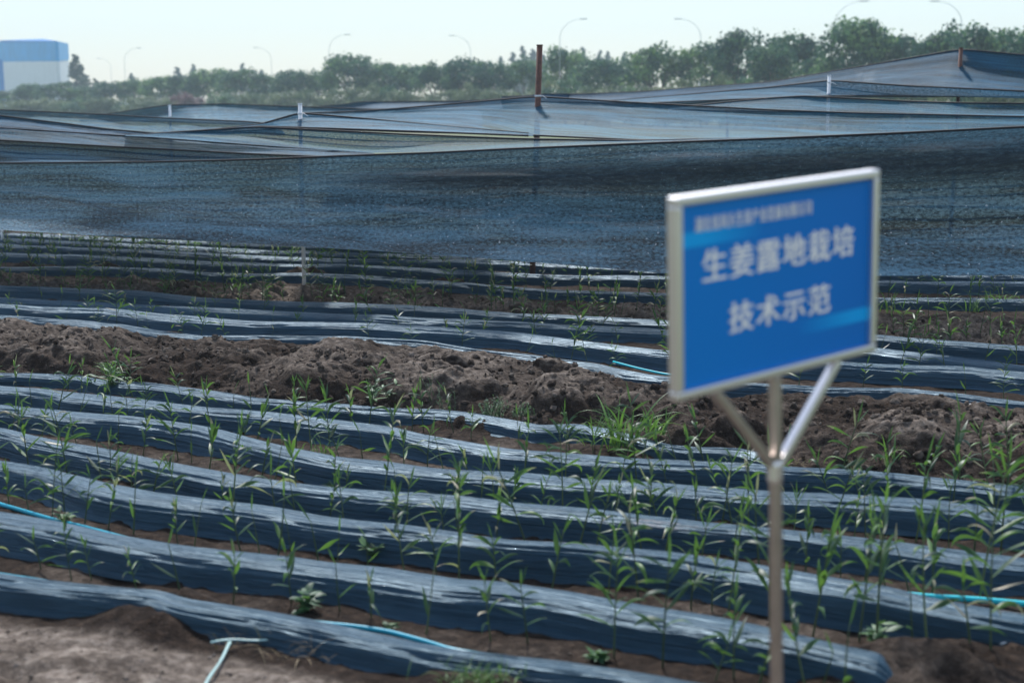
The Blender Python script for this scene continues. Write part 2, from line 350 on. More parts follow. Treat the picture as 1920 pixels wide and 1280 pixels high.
def terrain_h(U, V, f1, h1):
    z = 0.010*fbm(U*3, V*3, 3)+0.007*fbm(U*14, V*14, 5, 3)
    t = V-f1
    back = np.interp(U.reshape(-1), UG, RV['H']).reshape(U.shape)-f1
    prof = ss(-0.02, 0.34, t+0.06*fbm(U*3.1, V*3.1, 21, 3))*(1-ss(back*0.62, back*1.02, t))
    lump = np.abs(fbm(U*2.3, V*2.6, 11, 6, 0.52))
    fine = fbm(U*16, V*16, 12, 4, 0.6)
    fine2 = np.abs(fbm(U*34, V*34, 16, 3, 0.6))
    inm = ss(0.0, 0.06, t)*(1-ss(back*0.9, back*1.1, t))
    z = z+prof*(h1*0.93-0.095+0.075*lump)+inm*(0.009*fine+0.005*fbm(U*40, V*40, 16, 3, 0.6))
    f2 = np.interp(U.reshape(-1), UG, RV['K']).reshape(U.shape)+0.22
    b2 = np.interp(U.reshape(-1), UG, RV['M']).reshape(U.shape)-f2
    t2 = V-f2
    p2 = ss(0, 0.3, t2)*(1-ss(b2*0.45, b2*0.9, t2))
    lump2 = np.abs(fbm(U*3.5, V*3.5, 31, 4, 0.55))
    z = z+p2*(0.015+0.08*lump2+0.015*fine)
    vA = np.interp(U.reshape(-1), UG, RV['A']).reshape(U.shape)-0.22
    pf = ss(0.0, 0.5, vA-V)
    z = z+pf*(0.01+0.040*np.abs(fbm(U*2.1, V*2.6, 41, 5))+0.013*fbm(U*8, V*14, 43, 5, 0.6))
    for px, py, ru, rvv, hh in ((285,1160,0.26,0.13,0.055),(370,1140,0.13,0.08,0.085),(150,1225,0.30,0.20,0.02),(905,1285,0.26,0.13,0.07),(1800,1275,0.50,0.22,0.06),(1650,1290,0.22,0.12,0.05),(1700,1258,0.26,0.10,0.09),(1900,1235,0.40,0.14,0.05)):
        x, y, _ = GR(px, py, 0.03); u0, v0 = to_uv(x, y)
        g = np.exp(-(((U-u0)/ru)**2+((V-v0)/rvv)**2)**1.3)
        z = z+g*(hh+0.018*fbm(U*9, V*9, 47, 4, 0.55))
    for px, py, ru, rvv, hh in ((880,789,0.26,0.06,0.06),(1260,836,0.30,0.10,0.085),(1330,842,0.25,0.09,0.08),(1040,792,0.20,0.07,0.05),(240,714,0.30,0.06,0.07),(425,745,0.2,0.05,0.06),(110,697,0.3,0.05,0.07),(700,764,0.5,0.05,0.045),
                               (575,513,0.3,0.10,0.13),(845,531,0.3,0.08,0.10),(205,500,0.2,0.1,0.11),(50,498,0.2,0.1,0.11),(790,556,0.2,0.1,0.1),(1690,738,0.35,0.1,0.07)):
        x, y, _ = GR(px, py, 0.05); u0, v0 = to_uv(x, y)
        g = np.exp(-(((U-u0)/ru)**2+((V-v0)/rvv)**2)**1.2)
        z = z+g*(hh+0.02*fbm(U*14, V*14, 53, 3, 0.6))
    edge = np.minimum(np.minimum(U+18.5, 4.6-U), np.minimum(V-0.8, 19-V))
    return z-0.10*(1-ss(0, 0.5, edge)), prof, p2, pf
F1 = np.repeat(foot1[:, None], len(vv), 1)
Z, prof, p2, pf = terrain_h(U, V, F1, np.repeat(H1[:, None], len(vv), 1))
ju = 0.015*fbm(U*6, V*6, 61, 3); jv = 0.028*fbm(U*5, V*5, 62, 3, 0.6)*prof
X, Y = to_xy(U+ju*prof, V+jv)
vAg = np.interp(U.reshape(-1), UG, RV['A']).reshape(U.shape)-0.16
slope = np.gradient(Z, axis=1)/np.gradient(V, axis=1)
dry = np.clip(0.0+0.72*ss(0.0, 0.14, vAg-V)+0.35*p2+0.50*prof*ss(0.10, 0.26, Z)*(1-ss(0.5, 1.6, np.abs(slope)))+0.20*fbm(U*2.3, V*2.3, 71)+0.40*pf*fbm(U*6, V*12, 73, 4, 0.6), 0, 1)  # dry soil tone, with lit bank tops and furrow shade painted in too
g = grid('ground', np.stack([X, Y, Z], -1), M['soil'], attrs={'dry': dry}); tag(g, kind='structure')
def gz(u, v):
    i = int(np.clip(np.searchsorted(uu, u), 0, len(uu)-1)); j = int(np.clip(np.searchsorted(vv, v), 0, len(vv)-1)); return float(Z[i, j])
# the far field reaches to the horizon
fr = np.array([-2500, -800, -300, -120, -60, -30, 0, 30, 60, 120, 300, 800, 2500], float)
fy = np.array([-20, 0, 10, 20, 40, 80, 150, 300, 700, 1500, 4000], float)
A = np.zeros((len(fr), len(fy), 3)); A[..., 0] = fr[:, None]; A[..., 1] = fy[None, :]; A[..., 2] = -0.08
tag(grid('field', A, M['field']), kind='structure')

# ------------------------------------------------------------------ film ridges
DIRT = {'A': 0.70, 'B': 0.60, 'C': 0.68, 'D': 0.78, 'E': 0.30, 'F': 0.2, 'H': 0.25, 'I': 0.25, 'J': 0.35}
def film(k, umin, umax, idx, label):
    h = ROWS[k][0]; du = 0.03 if k in 'ABCDEFG' else 0.045
    us = np.arange(umin, umax, du); n = len(us)
    q = h/0.125
    narrow = k in 'AGHM'
    pro = np.array([(-.180, -.004), (-.150, .006), (-.128, .010), (-.120, .028), (-.114, .050), (-.106, .071), (-.092, .088), (-.070, .100), (-.046, .110), (-.020, .118), (.006, .123), (.030, .123), (.054, .117), (.076, .104), (.100, .088), (.124, .066), (.146, .040), (.165, .015), (.190, -.004), (.21, -.02)])
    tt = np.linspace(0, len(pro)-1, 92); pw = np.interp(tt, range(len(pro)), pro[:, 0]); pz = np.interp(tt, range(len(pro)), pro[:, 1])
    pw = np.convolve(np.pad(pw, 1, 'edge'), [.25, .5, .25], 'valid'); pz = np.convolve(np.pad(pz, 1, 'edge'), [.25, .5, .25], 'valid')
    sd = ord(k)
    pw = np.where(pw < -0.03, -0.03+(pw+0.03)*0.66, pw); W = np.repeat(pw[None, :], n, 0); Zr = np.repeat(pz[None, :], n, 0)*q
    UU = np.repeat(us[:, None], len(pw), 1)
    wid = 1+0.16*vn(us*0.9, 0*us, sd)+0.10*vn(us*2.7, 0*us, sd+1); hei = 1+0.07*vn(us*0.8, 0*us, sd+2)+0.04*vn(us*2.6, 0*us, sd+3)
    if narrow: wid *= 0.85
    tap = ss(-0.02, 0.16, umax-us)*ss(-0.02, .2, us-umin)
    W = W*wid[:, None]*(0.8+0.2*tap[:, None]); Zr = Zr*hei[:, None]*tap[:, None]-0.015*(1-tap[:, None])
    arc = np.concatenate([[0], np.cumsum(np.hypot(np.diff(pw), np.diff(pz)))])
    AR = np.repeat(arc[None, :], n, 0)
    amp = 0.0042 if narrow else 0.0028
    mid = ss(0.02, 0.08, AR)*(1-ss(arc[-1]-.06, arc[-1], AR))
    # pleats run along the ridge, some cross it at a slant
    d = amp*fbm(UU*1.3+AR*3, AR*26, sd+5, 4, 0.6)+0.45*amp*fbm(UU*3.1-AR*22, AR*30+UU*2, sd+9, 3, 0.6)+0.35*amp*vn(UU*6+AR*30, AR*9, sd+12)+0.0022*fbm(UU*0.7+AR*2, AR*60, sd+14, 2, 0.7)
    d += 0.003*np.clip(vn(UU*0.8, 0*UU+3, sd+15), 0, 1)*np.sin(AR*70+UU*9)*(0.5+0.5*vn(UU*2, 0*UU, sd+16))
    W = W-d*mid*0.7; Zr = Zr+d*mid
    V_ = rv(k, UU)+W
    x, y = to_xy(UU, V_)
    dirt = DIRT.get(k, 0.1)*(0.4+0.6*ss(0.05, 0.11, Zr))*(0.55+0.75*fbm(UU*1.1, AR*3, sd+20, 3))+0.35*(1-ss(0.0, 0.03, Zr))
    o = grid('plastic_mulch_ridge', np.stack([x, y, Zr], -1), M['film'], uv=np.stack([UU, AR+sd*0.37], -1), attrs={'dirt': np.clip(dirt, 0, 1)})
    o.modifiers.new('thickness', 'SOLIDIFY').thickness = 0.0015
    tag(o, label, 'plastic film', 'film covered planting ridges')
    return o
ends = {'A': (-4.6, 0.4), 'B': (-5.6, u_at(1738, rv('B', 0.0))), 'C': (-6.2, 1.3), 'D': (-6.8, 1.6), 'E': (-7.4, 1.9), 'F': (-7.9, 2.2), 'G': (-8.2, u_at(1495, 8.1)),
        'H': (-9.6, 1.6), 'I': (-10.1, 1.8), 'J': (-10.5, 2.0), 'K': (-11, 2.2), 'M': (-12.2, 2.2), 'N': (-13, 2.2), 'O': (-13.6, 2.2), 'P': (-14, 2.2), 'Q': (-14.4, 2.2)}
LAB = {'A': 'frontmost plastic ridge, low and half buried in the soil heap by the camera', 'B': 'wide smooth dark blue ridge, second from the front, with tall plain face',
 'C': 'third film ridge from the front, dusty on its crest', 'D': 'fourth film ridge from the front, crest smeared with pale mud',
 'E': 'fifth film ridge from the front, swelling and sinking like a wave', 'F': 'sixth film ridge from the front, clean and glossy',
 'G': 'low crumpled film strip at the foot of the big earth bank', 'H': 'narrow creased film strip along the back of the big earth bank',
 'I': 'thick film ridge in the middle bed, next behind the creased strip', 'J': 'second thick ridge of the middle bed', 'K': 'last film ridge of the middle bed, before the low earth bank',
 'M': 'narrow film strip on top of the low earth bank, broken by soil clods', 'N': 'thick ridge just behind the low earth bank and the white stake',
 'O': 'thin film ridge close under the net hem', 'P': 'film ridge half hidden by the hem of the net', 'Q': 'hindmost film ridge, glimpsed beneath the net at the warehouse side'}
for i, k in enumerate(ROWS): film(k, ends[k][0]-3.2, ends[k][1], i, LAB[k])

# soil clods, too many to count
cl = []; att = []
def clod(x, y, z, r, rnd):
    me_v = []; fs = []
    ico = [(-.52, 0, .85), (.52, 0, .85), (-.52, 0, -.85), (.52, 0, -.85), (0, .85, .52), (0, .85, -.52), (0, -.85, .52), (0, -.85, -.52), (.85, .52, 0), (-.85, .52, 0), (.85, -.52, 0), (-.85, -.52, 0)]
    fc = [(0, 4, 1), (0, 9, 4), (9, 5, 4), (4, 5, 8), (4, 8, 1), (8, 10, 1), (8, 3, 10), (5, 3, 8), (5, 2, 3), (2, 7, 3), (7, 10, 3), (7, 6, 10), (7, 11, 6), (11, 0, 6), (0, 1, 6), (6, 1, 10), (9, 0, 11), (9, 11, 2), (9, 2, 5), (7, 2, 11)]
    s = [rnd.uniform(.6, 1.3) for _ in range(3)]
    vs_ = [Vector((a*r*s[0]*rnd.uniform(.75, 1.25)+x, b*r*s[1]*rnd.uniform(.75, 1.25)+y, c*r*s[2]*.8*rnd.uniform(.75, 1.25)+z)) for a, b, c in ico]
    return vs_, fc
rnd = random.Random(3)
for _ in range(11000):
    c = rnd.random()
    u = rnd.uniform(-11, 2.2)
    if c < 0.55: v = float(np.interp(u, uu, foot1))+rnd.uniform(-0.05, 1.2)
    elif c < 0.60: v = float(rv('G', u))+rnd.uniform(0.06, 0.2)
    elif c < 0.74: v = float(rv('K', u))+rnd.uniform(0.2, 1.2)
    elif c < 0.86: u = rnd.uniform(-4.5, 1); v = float(rv('A', u))-rnd.uniform(0.2, 0.9)
    else:
        k = rnd.choice('ABCDEF'); v = float(rv(k, u))+rnd.uniform(0.2, 0.4)
    x, y = to_xy(u, v); px, py = project(x, y, 0)
    if not (-30 < px < 1950 and py < 1310): continue
    r = rnd.choice([0.004, 0.005, 0.006, 0.007, 0.009, 0.012, 0.02 if rnd.random() < .6 else .03]) * (1 if c < .74 else .45)
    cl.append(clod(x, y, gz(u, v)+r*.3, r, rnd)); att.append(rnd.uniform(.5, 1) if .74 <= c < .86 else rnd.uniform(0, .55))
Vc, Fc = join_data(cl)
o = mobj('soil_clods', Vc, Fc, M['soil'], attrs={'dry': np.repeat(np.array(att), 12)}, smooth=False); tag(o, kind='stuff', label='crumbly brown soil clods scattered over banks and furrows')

# ------------------------------------------------------------------ ginger plants
def leaf_data(base, d_out, L, W, rise, droop, twist, rnd, seg=8, fold=0.35):
    V = []; F = []
    d = Vector(d_out).normalized(); ang = rise; p = Vector(base); side0 = d.cross(Vector((0, 0, 1))).normalized()
    for i in range(seg+1):
        t = i/seg
        dirv = (d*math.cos(ang)+Vector((0, 0, 1))*math.sin(ang)).normalized()
        w = W*0.5*(math.sin(math.pi*min(1, t*0.93+0.07))**0.75)*(1-t**3*0.6) if i < seg else 0.0006
        up = side0.cross(dirv).normalized(); tw = twist*t
        s = (side0*math.cos(tw)+up*math.sin(tw)); nrm = s.cross(dirv)
        V += [p-s*w+nrm*(-fold*w), p, p+s*w+nrm*(-fold*w)]
        p = p+dirv*(L/seg); ang -= droop/seg*(0.4+1.2*t)
    for i in range(seg):
        a = i*3; F += [(a, a+1, a+4, a+3), (a+1, a+2, a+5, a+4)]
    return V, F
def ginger(seed, H, nl):
    r = random.Random(seed)
    lean = Vector((r.uniform(-.16, .16), r.uniform(-.1, .1), 0)); pts = []; n = 9; bend = Vector((r.uniform(-.1, .1), r.uniform(-.05, .05), 0))
    for i in range(n):
        t = i/(n-1); pts.append(Vector((0, 0, -0.03))+lean*t*H+bend*t*t*H+Vector((0, 0, (H+0.03)*t)))
    def at(t):
        f = t*(n-1); i = min(n-2, int(f)); return pts[i].lerp(pts[i+1], f-i)
    sd = tube_data(pts, [0.0046-0.0026*i/(n-1) for i in range(n)], 6)
    plane = r.uniform(0, math.pi); L = []; ti = []
    for j in range(nl):
        t = 0.36+0.62*(j/(max(1, nl-1)))**0.9+r.uniform(-.03, .03); t = min(t, 0.99)
        a = plane+(math.pi if j % 2 else 0)+r.uniform(-.55, .55)
        size = (0.55+0.75*math.sin(math.pi*min(1, 0.15+t*0.75)))*(0.8+0.5*H)
        Ln = 0.118*size*r.uniform(.75, 1.3); rise = r.uniform(0.25, 1.15)+0.35*(t > .85)
        ld = leaf_data(at(t), (math.cos(a), math.sin(a), 0), Ln, 0.0190*size**0.5*r.uniform(.75, 1.3), rise, r.choice([.2, .6, 1.0, 1.6, 2.4])*r.uniform(.7, 1.3), r.uniform(-2.0, 2.0), r, fold=r.uniform(.15, .6))
        L.append(ld); base_t = r.choice([.08, .2, .35, .5, .5, .65, .8]) if r.random() > .07 else .99
        n_ = len(ld[0]); tip = r.random() < .3
        ti += [min(1.0, base_t+(0.5 if tip and q > n_-9 else 0)) for q in range(n_)]
    # rolled spear leaf at the top
    a = r.uniform(0, 6.28); ld = leaf_data(at(1.0), (math.cos(a), math.sin(a), 0), r.uniform(.09, .16)*(.7+.6*H), .012, 1.35+r.uniform(-.15, .15), r.uniform(.1, .5), r.uniform(-1, 1), r, fold=.9)
    L.append(ld); ti += [r.choice([.6, .8, .9])]*len(ld[0])
    LV, LF = join_data(L)
    return sd, (LV, LF), ti
VAR = []
rr = random.Random(11)
for s in range(22):
    H = [0.20, 0.26, 0.32, 0.38, 0.44][s % 5]*rr.uniform(.92, 1.08); nl = int(round(3+H*17+rr.uniform(-1.5, 1.5)))
    sd_, ld_, ti = ginger(100+s, H, max(3, nl))
    VAR.append((H, nl, sd_, ld_, ti))
# a few bare or barely opened shoots
for s in range(4):
    H = rr.uniform(.14, .3); sd_, ld_, ti = ginger(300+s, H, 1); VAR.append((H, 1, sd_, ld_, ti))
def hname(h): return 'tall' if h > .36 else 'knee-high' if h > .29 else 'low' if h > .2 else 'tiny'
MESH = {}
def place_ginger(i, x, y, z, rz, sc, label, grp, tilt=(0, 0)):
    H, nl, sd_, ld_, ti = VAR[i]
    root = empty('ginger_plant', (x, y, z)); root.rotation_euler = (tilt[0], tilt[1], rz); root.scale = (sc, sc, sc)
    if i not in MESH:
        a = mobj('stem', *sd_, M['stem'], root, attrs={'tint': [rr.uniform(.2, .8)]*len(sd_[0])}); b = mobj('foliage', *ld_, M['leaf'], root, attrs={'tint': ti}); MESH[i] = (a, b)
    else:
        for s in MESH[i]:
            c = s.copy(); C.objects.link(c); c.parent = root
    tag(root, label, 'ginger plant', grp); return root
order = ['A', 'B', 'C', 'D', 'E', 'F', 'G']
spots = []
def furrow(k1, k2, step, dens, name, frac=0.60, smul=1.0, rr_=None):
    u = -12.0+rr.uniform(0, .2); out = []
    while u < 3.0:
        v1 = float(rv(k1, u)); v2 = float(rv(k2, u)); v = v1+(v2-v1)*frac+rr.uniform(-.035, .035)
        x, y = to_xy(u, v); px, py = project(x, y, 0)
        if -70 < px < 1990 and py < 1330 and rr.random() < dens:
            out.append((px, u, v, x, y))
        u += step*rr.uniform(.35, 1.65)*(0.82 if px > 1150 and k1 in 'ABCD' else 1.0)
    out.sort()
    for j, (px, u, v, x, y) in enumerate(out): spots.append((name, j+1, px, u, v, x, y, smul))
FUR = [('A','B',.175,.98,'the frontmost ridge',.62,.95), ('B','C',.165,.98,'the wide smooth second ridge',.62,1.0), ('C','D',.165,.98,'the dusty third ridge',.62,1.05), ('D','E',.165,.98,'the mud-smeared fourth ridge',.62,1.0), ('E','F',.19,.95,'the wavy fifth ridge',.62,1.0),
       ('F','G',.22,.92,'the glossy sixth ridge',.7,.95), ('H','I',.30,.9,'the creased strip beyond the bank',.6,.85), ('I','J',.32,.9,"the middle bed's first thick ridge",.6,.85), ('J','K',.30,.9,"the middle bed's second thick ridge",.62,.9)]
for a, b, st, de, nm, fr_, sm in FUR: furrow(a, b, st, de, nm, fr_, sm)
print('ginger candidates', len(spots))
while len(spots) > 298:                       # the nearest 298 stay, thinned from the farthest furrows
    far_ = [q for q in spots if 'bed' in q[0] or 'strip' in q[0]] or spots
    spots.remove(rr.choice(far_))
cnt_ = {}
for q_, t_ in enumerate(spots):
    cnt_[t_[0]] = cnt_.get(t_[0], 0)+1; spots[q_] = (t_[0], cnt_[t_[0]])+t_[2:]
big = [i for i, v_ in enumerate(VAR) if v_[0] > .3]; small = [i for i, v_ in enumerate(VAR) if v_[0] <= .3]
for name, j, px, u, v, x, y, sm in spots:
    right = px/1920
    pool = big if rr.random() < 0.14+0.42*right else small
    i = rr.choice(pool); sc = sm*rr.uniform(.72, 1.15)*(0.86+0.18*right)
    h = VAR[i][0]*sc
    place_ginger(i, x, y, gz(u, v), rr.uniform(0, 6.28), sc, f'{hname(h)} ginger plant, {ordw(j)} from the warehouse end, behind {name}', f'ginger plants behind {name}', (rr.uniform(-.2, .2), rr.uniform(-.24, .24)))
print('ginger plants', len(spots))
# the far bed and low bank: one mass of shoots
parts = []; tint = []
def stuff_row(k1, k2, step, frac, sm, off=None):
    u = -14.0
    while u < 2.6:
        v1 = float(rv(k1, u)); v = v1+(float(rv(k2, u))-v1)*frac if off is None else v1+rr.uniform(*off)
        v += rr.uniform(-.05, .05)
        x, y = to_xy(u, v); px, py = project(x, y, 0)
        if -40 < px < 1960:
            H, nl, sd_, ld_, ti = VAR[rr.randrange(len(VAR))]; sc = sm*rr.uniform(.7, 1.1)
            Mx = Matrix.Translation((x, y, gz(u, v))) @ Matrix.Rotation(rr.uniform(0, 6.28), 4, 'Z') @ Matrix.Scale(sc, 4)
            for vs_, fs_, tt_ in ((sd_[0], sd_[1], [.4]*len(sd_[0])), (ld_[0], ld_[1], ti)):
                parts.append(([Mx @ q for q in vs_], fs_)); tint.extend(tt_)
        u += step*rr.uniform(.3, 1.7)
stuff_row('K', 'M', .09, .3, .85, off=(0.22, 0.95)); stuff_row('M', 'N', .2, .6, .9); stuff_row('N', 'O', .2, .6, .9); stuff_row('O', 'P', .12, .6, .9); stuff_row('P', 'Q', .10, .6, 1.0)
stuff_row('Q', 'Q', .16, 0, .9, off=(.3, .8)); stuff_row('Q', 'Q', .2, 0, .9, off=(1., 1.8))
Vp, Fp = join_data(parts); o = mobj('ginger_undergrowth', Vp, Fp, M['leaf'], attrs={'tint': tint}); tag(o, 'rows of small ginger shoots on the low bank and under the net', kind='stuff')

# ------------------------------------------------------------------ weeds
def grass_tuft(name, u, v, n, L, W, spread, mat, label, cat, grp=None, seed=0, up=(1.0, 1.45)):
    r = random.Random(seed); root_x, root_y = to_xy(u, v); P_ = []; ti = []
    for _ in range(n):
        a = r.uniform(0, 6.28); b = Vector((r.gauss(0, spread), r.gauss(0, spread*.6), -0.005)); l = L*r.uniform(.4, 1.1)
        ld = leaf_data(b, (math.cos(a), math.sin(a), 0), l, W*r.uniform(.6, 1.3), r.uniform(*up), r.uniform(.6, 2.6), r.uniform(-.8, .8), r, seg=9, fold=.3)
        P_.append(ld); ti += [r.uniform(.05, .9)]*len(ld[0])
    Vv, Ff = join_data(P_); o = mobj(name, Vv, Ff, mat, attrs={'tint': ti}); o.location = (root_x, root_y, gz(u, v)); tag(o, label, cat, grp); return o
def uvp(px, py, z=0.03): x, y, _ = GR(px, py, z); return to_uv(x, y)
def at(px, py, z, dv=0.0):
    u, v = uvp(px, py, z); return u, v+dv
grass_tuft('grass_tuft', *at(1168, 828, .06), 46, .42, .013, .06, M['grass'], 'big clump of long arching grass at the foot of the earth bank', 'grass', 'grass tufts', 1)
grass_tuft('grass_tuft', *at(1225, 826, .06), 18, .26, .011, .05, M['grass'], 'smaller grass clump beside the big arching clump', 'grass', 'grass tufts', 2)
grass_tuft('grass_tuft', *at(1110, 812, .08), 9, .34, .012, .03, M['grass'], 'thin grass tuft just before the big arching clump', 'grass', 'grass tufts', 12)
grass_tuft('grass_tuft', *at(203, 655, .26), 22, .16, .009, .03, M['grass'], 'grass tuft on the crest of the earth bank, above the leafy weeds', 'grass', 'grass tufts', 3)
grass_tuft('grass_tuft', *at(1345, 868, .04), 8, .20, .010, .02, M['grass'], 'small grass tuft at the bank foot behind the sign post', 'grass', 'grass tufts', 4)
grass_tuft('grass_tuft', *at(1660, 876, .04), 10, .18, .010, .03, M['grass'], 'curling grass tuft under the rounded earth lump', 'grass', 'grass tufts', 5)
grass_tuft('grass_tuft', *at(1605, 878, .04), 7, .17, .010, .02, M['grass'], 'sparse grass tuft between the sign post and the rounded earth lump', 'grass', 'grass tufts', 6)
grass_tuft('grass_tuft', *at(1885, 560, .10), 30, .28, .011, .08, M['grass'], 'dense grass tuft before the net hem at the far low bank', 'grass', 'grass tufts', 7)
grass_tuft('grass_tuft', *at(1825, 566, .10), 16, .26, .011, .06, M['grass'], 'grass tuft beside the dense one on the low bank', 'grass', 'grass tufts', 8)
grass_tuft('grass_tuft', *at(1655, 575, .06), 14, .32, .010, .05, M['grass'], 'upright grass tuft by the sign edge on the low bank', 'grass', 'grass tufts', 9)
grass_tuft('grass_tuft', *at(600, 850, .03), 22, .17, .006, .06, M['grass'], 'fine grass tuft in the furrow behind the wavy fifth ridge', 'grass', 'grass tufts', 10)
grass_tuft('grass_tuft', *at(1025, 955, .02), 16, .15, .008, .03, M['grass'], 'bright grass tuft behind the mud-smeared fourth ridge', 'grass', 'grass tufts', 11)
u0, v0 = at(890, 1262, .10)
grass_tuft('grass_tuft', u0, v0, 110, .10, .004, .07, M['grass'], 'low fuzzy tuft of fine grass on the front soil heap', 'grass', 'grass tufts', 13, up=(.5, 1.4))
grass_tuft('dry_grass_tuft', *at(450, 1195, .03), 34, .14, .003, .07, M['dryg'], 'dry straw-coloured grass wisps beside the pale plastic strip', 'dry grass', None, 14, up=(.3, 1.3))
grass_tuft('dry_grass_tuft', *at(565, 1225, .03), 26, .12, .003, .06, M['dryg'], 'reddish dry grass wisps below the frontmost ridge', 'dry grass', None, 15, up=(.3, 1.3))
grass_tuft('dry_grass_tuft', *at(1500, 862, .04), 40, .12, .003, .05, M['dryg'], 'tangle of dry roots at the bank foot behind the sign post', 'dry grass', None, 16, up=(.0, 1.2))
def leafy_weed(px, py, z, n, H, lw, seed, label, mat='weed'):
    r = random.Random(seed); u, v = at(px, py, z); x, y = to_xy(u, v); root = empty('leafy_weed', (x, y, gz(u, v)-.01))
    st = []; lv = []; ti = []
    for b in range(n):
        a = r.uniform(0, 6.28); ln = H*r.uniform(.5, 1); sp = r.uniform(.1, .5)
        pts = [Vector((math.cos(a)*sp*ln*t, math.sin(a)*sp*ln*t, ln*t*(1-.15*t))) for t in (0, .3, .6, 1)]
        st.append(tube_data(pts, [.003, .0025, .002, .001], 5))
        for q in range(r.randint(4, 7)):
            t = r.uniform(.25, 1); f = t*3; i = min(2, int(f)); p = pts[i].lerp(pts[i+1], f-i); a2 = r.uniform(0, 6.28)
            ld = leaf_data(p, (math.cos(a2), math.sin(a2), 0), lw*r.uniform(1.2, 2.2), lw*r.uniform(.6, 1), r.uniform(-.1, .7), r.uniform(.3, 1.2), r.uniform(-.7, .7), r, seg=5, fold=.2)
            lv.append(ld); ti += [r.uniform(.0, .95)]*len(ld[0])
    sv = join_data(st); mobj('stem', *sv, M['stem'], root, attrs={'tint': [.6]*len(sv[0])}); l2 = join_data(lv); mobj('foliage', *l2, M[mat], root, attrs={'tint': ti})
    tag(root, label, 'weed', 'leafy weeds'); return root
leafy_weed(215, 712, .10, 14, .24, .032, 21, 'wide leafy weed clump growing up the earth bank')
leafy_weed(180, 700, .12, 7, .13, .045, 27, 'broad grey-green leaves at the foot of the weed clump')
leafy_weed(700, 762, .05, 4, .30, .030, 22, 'slim upright weed with pale leaves before the earth bank')
leafy_weed(728, 758, .05, 3, .14, .028, 23, 'low weed sprig beside the slim upright weed')
leafy_weed(575, 1140, .02, 9, .12, .035, 24, 'bushy broadleaf weed clump in the furrow behind the frontmost ridge')
leafy_weed(120, 975, .02, 6, .09, .028, 25, 'creeping broadleaf weed over the blue hose')
leafy_weed(620, 905, .02, 4, .07, .03, 26, 'small weed rosette in the furrow behind the fourth ridge')
leafy_weed(1640, 1195, .02, 6, .13, .035, 28, 'leafy weed at the end of the second ridge')
leafy_weed(1075, 950, .02, 3, .06, .03, 29, 'tiny round-leaved weed beside the bright grass tuft')
leafy_weed(730, 1165, .02, 3, .05, .025, 30, 'seedling rosette in the furrow behind the frontmost ridge')
leafy_weed(1120, 1225, .02, 5, .06, .03, 31, 'low weed patch behind the frontmost ridge near its end')
leafy_weed(700, 1040, .02, 5, .12, .03, 33, 'weed sprig in the furrow behind the wide second ridge')
def spiky_weed(px, py, z, n, H, seed, label, mat, nl=16, ll=.022):
    r = random.Random(seed); u, v = at(px, py, z); x, y = to_xy(u, v); root = empty('feathery_weed', (x, y, gz(u, v)-.01)); st = []; lv = []; ti = []
    for b in range(n):
        a = r.uniform(0, 6.28); ln = H*r.uniform(.45, 1); sp = r.uniform(.05, .6); o0 = Vector((r.gauss(0, .04), r.gauss(0, .02), 0))
        pts = [o0+Vector((math.cos(a)*sp*ln*t, math.sin(a)*sp*ln*t, ln*t)) for t in (0, .33, .66, 1)]
        st.append(tube_data(pts, [.002, .0018, .0014, .0008], 4))
        for q in range(nl):
            t = .15+.85*q/nl; f = t*3; i = min(2, int(f)); p = pts[i].lerp(pts[i+1], f-i); a2 = r.uniform(0, 6.28)
            ld = leaf_data(p, (math.cos(a2), math.sin(a2), 0), ll*r.uniform(.6, 1.4), .004, r.uniform(.2, 1.1), .5, 0, r, seg=2, fold=0)
            lv.append(ld); ti += [r.uniform(.1, .9)]*len(ld[0])
    sv = join_data(st); mobj('stem', *sv, M['stem'], root, attrs={'tint': [.5]*len(sv[0])}); l2 = join_data(lv); mobj('foliage', *l2, M[mat], root, attrs={'tint': ti}); tag(root, label, 'weed', 'feathery weeds'); return root
spiky_weed(925, 778, .05, 26, .17, 41, 'bushy blue-green feathery weed at the foot of the bank', 'feather')
spiky_weed(985, 784, .05, 12, .11, 42, 'smaller feathery weed beside the bushy blue-green one', 'feather')
spiky_weed(820, 760, .06, 6, .27, 43, 'tall thin seeding weed before the dark bank face', 'feather', 22, .014)
spiky_weed(833, 764, .06, 4, .17, 44, 'short branching weed against the tall seeding weed', 'feather', 16, .02)

# ------------------------------------------------------------------ hoses and litter
def hose(tr, z, r, mat, label, name='water_hose', lift=0):
    pts = [Vector(GR(px, py, z)) for px, py in tr]
    # extra points so the hose bends softly
    q = []
    for i in range(len(pts)-1):
        for t in (0, .25, .5, .75): q.append(pts[i].lerp(pts[i+1], t))
    q.append(pts[-1]); q = [q[0]]+[(q[i-1]+q[i]*2+q[i+1])/4 for i in range(1, len(q)-1)]+[q[-1]]
    o = tube(name, q, r, M[mat], seg=10); tag(o, label, 'hose', 'irrigation hoses'); return o
hose([(-60,925),(0,945),(45,958),(92,972),(150,986),(225,1006),(300,1024),(360,1040)], .012, .011, 'hose', 'blue hose in the furrow behind the wide second ridge')
hose([(-60,1066),(0,1077),(75,1088),(137,1098),(220,1112),(330,1128),(480,1150),(600,1168),(665,1174),(730,1184),(800,1203),(850,1219),(1000,1240),(1190,1270),(1290,1292)], .025, .010, 'hose', 'blue hose along the back of the frontmost ridge')
hose([(1600,1096),(1670,1111),(1740,1118),(1840,1124),(1990,1138)], .03, .013, 'hose_bright', 'bright turquoise pipe behind the dusty third ridge')
hose([(1150,678),(1195,690),(1240,700),(1300,708)], .10, .008, 'hose_bright', 'thin cyan hose beyond the earth bank beside the sign')
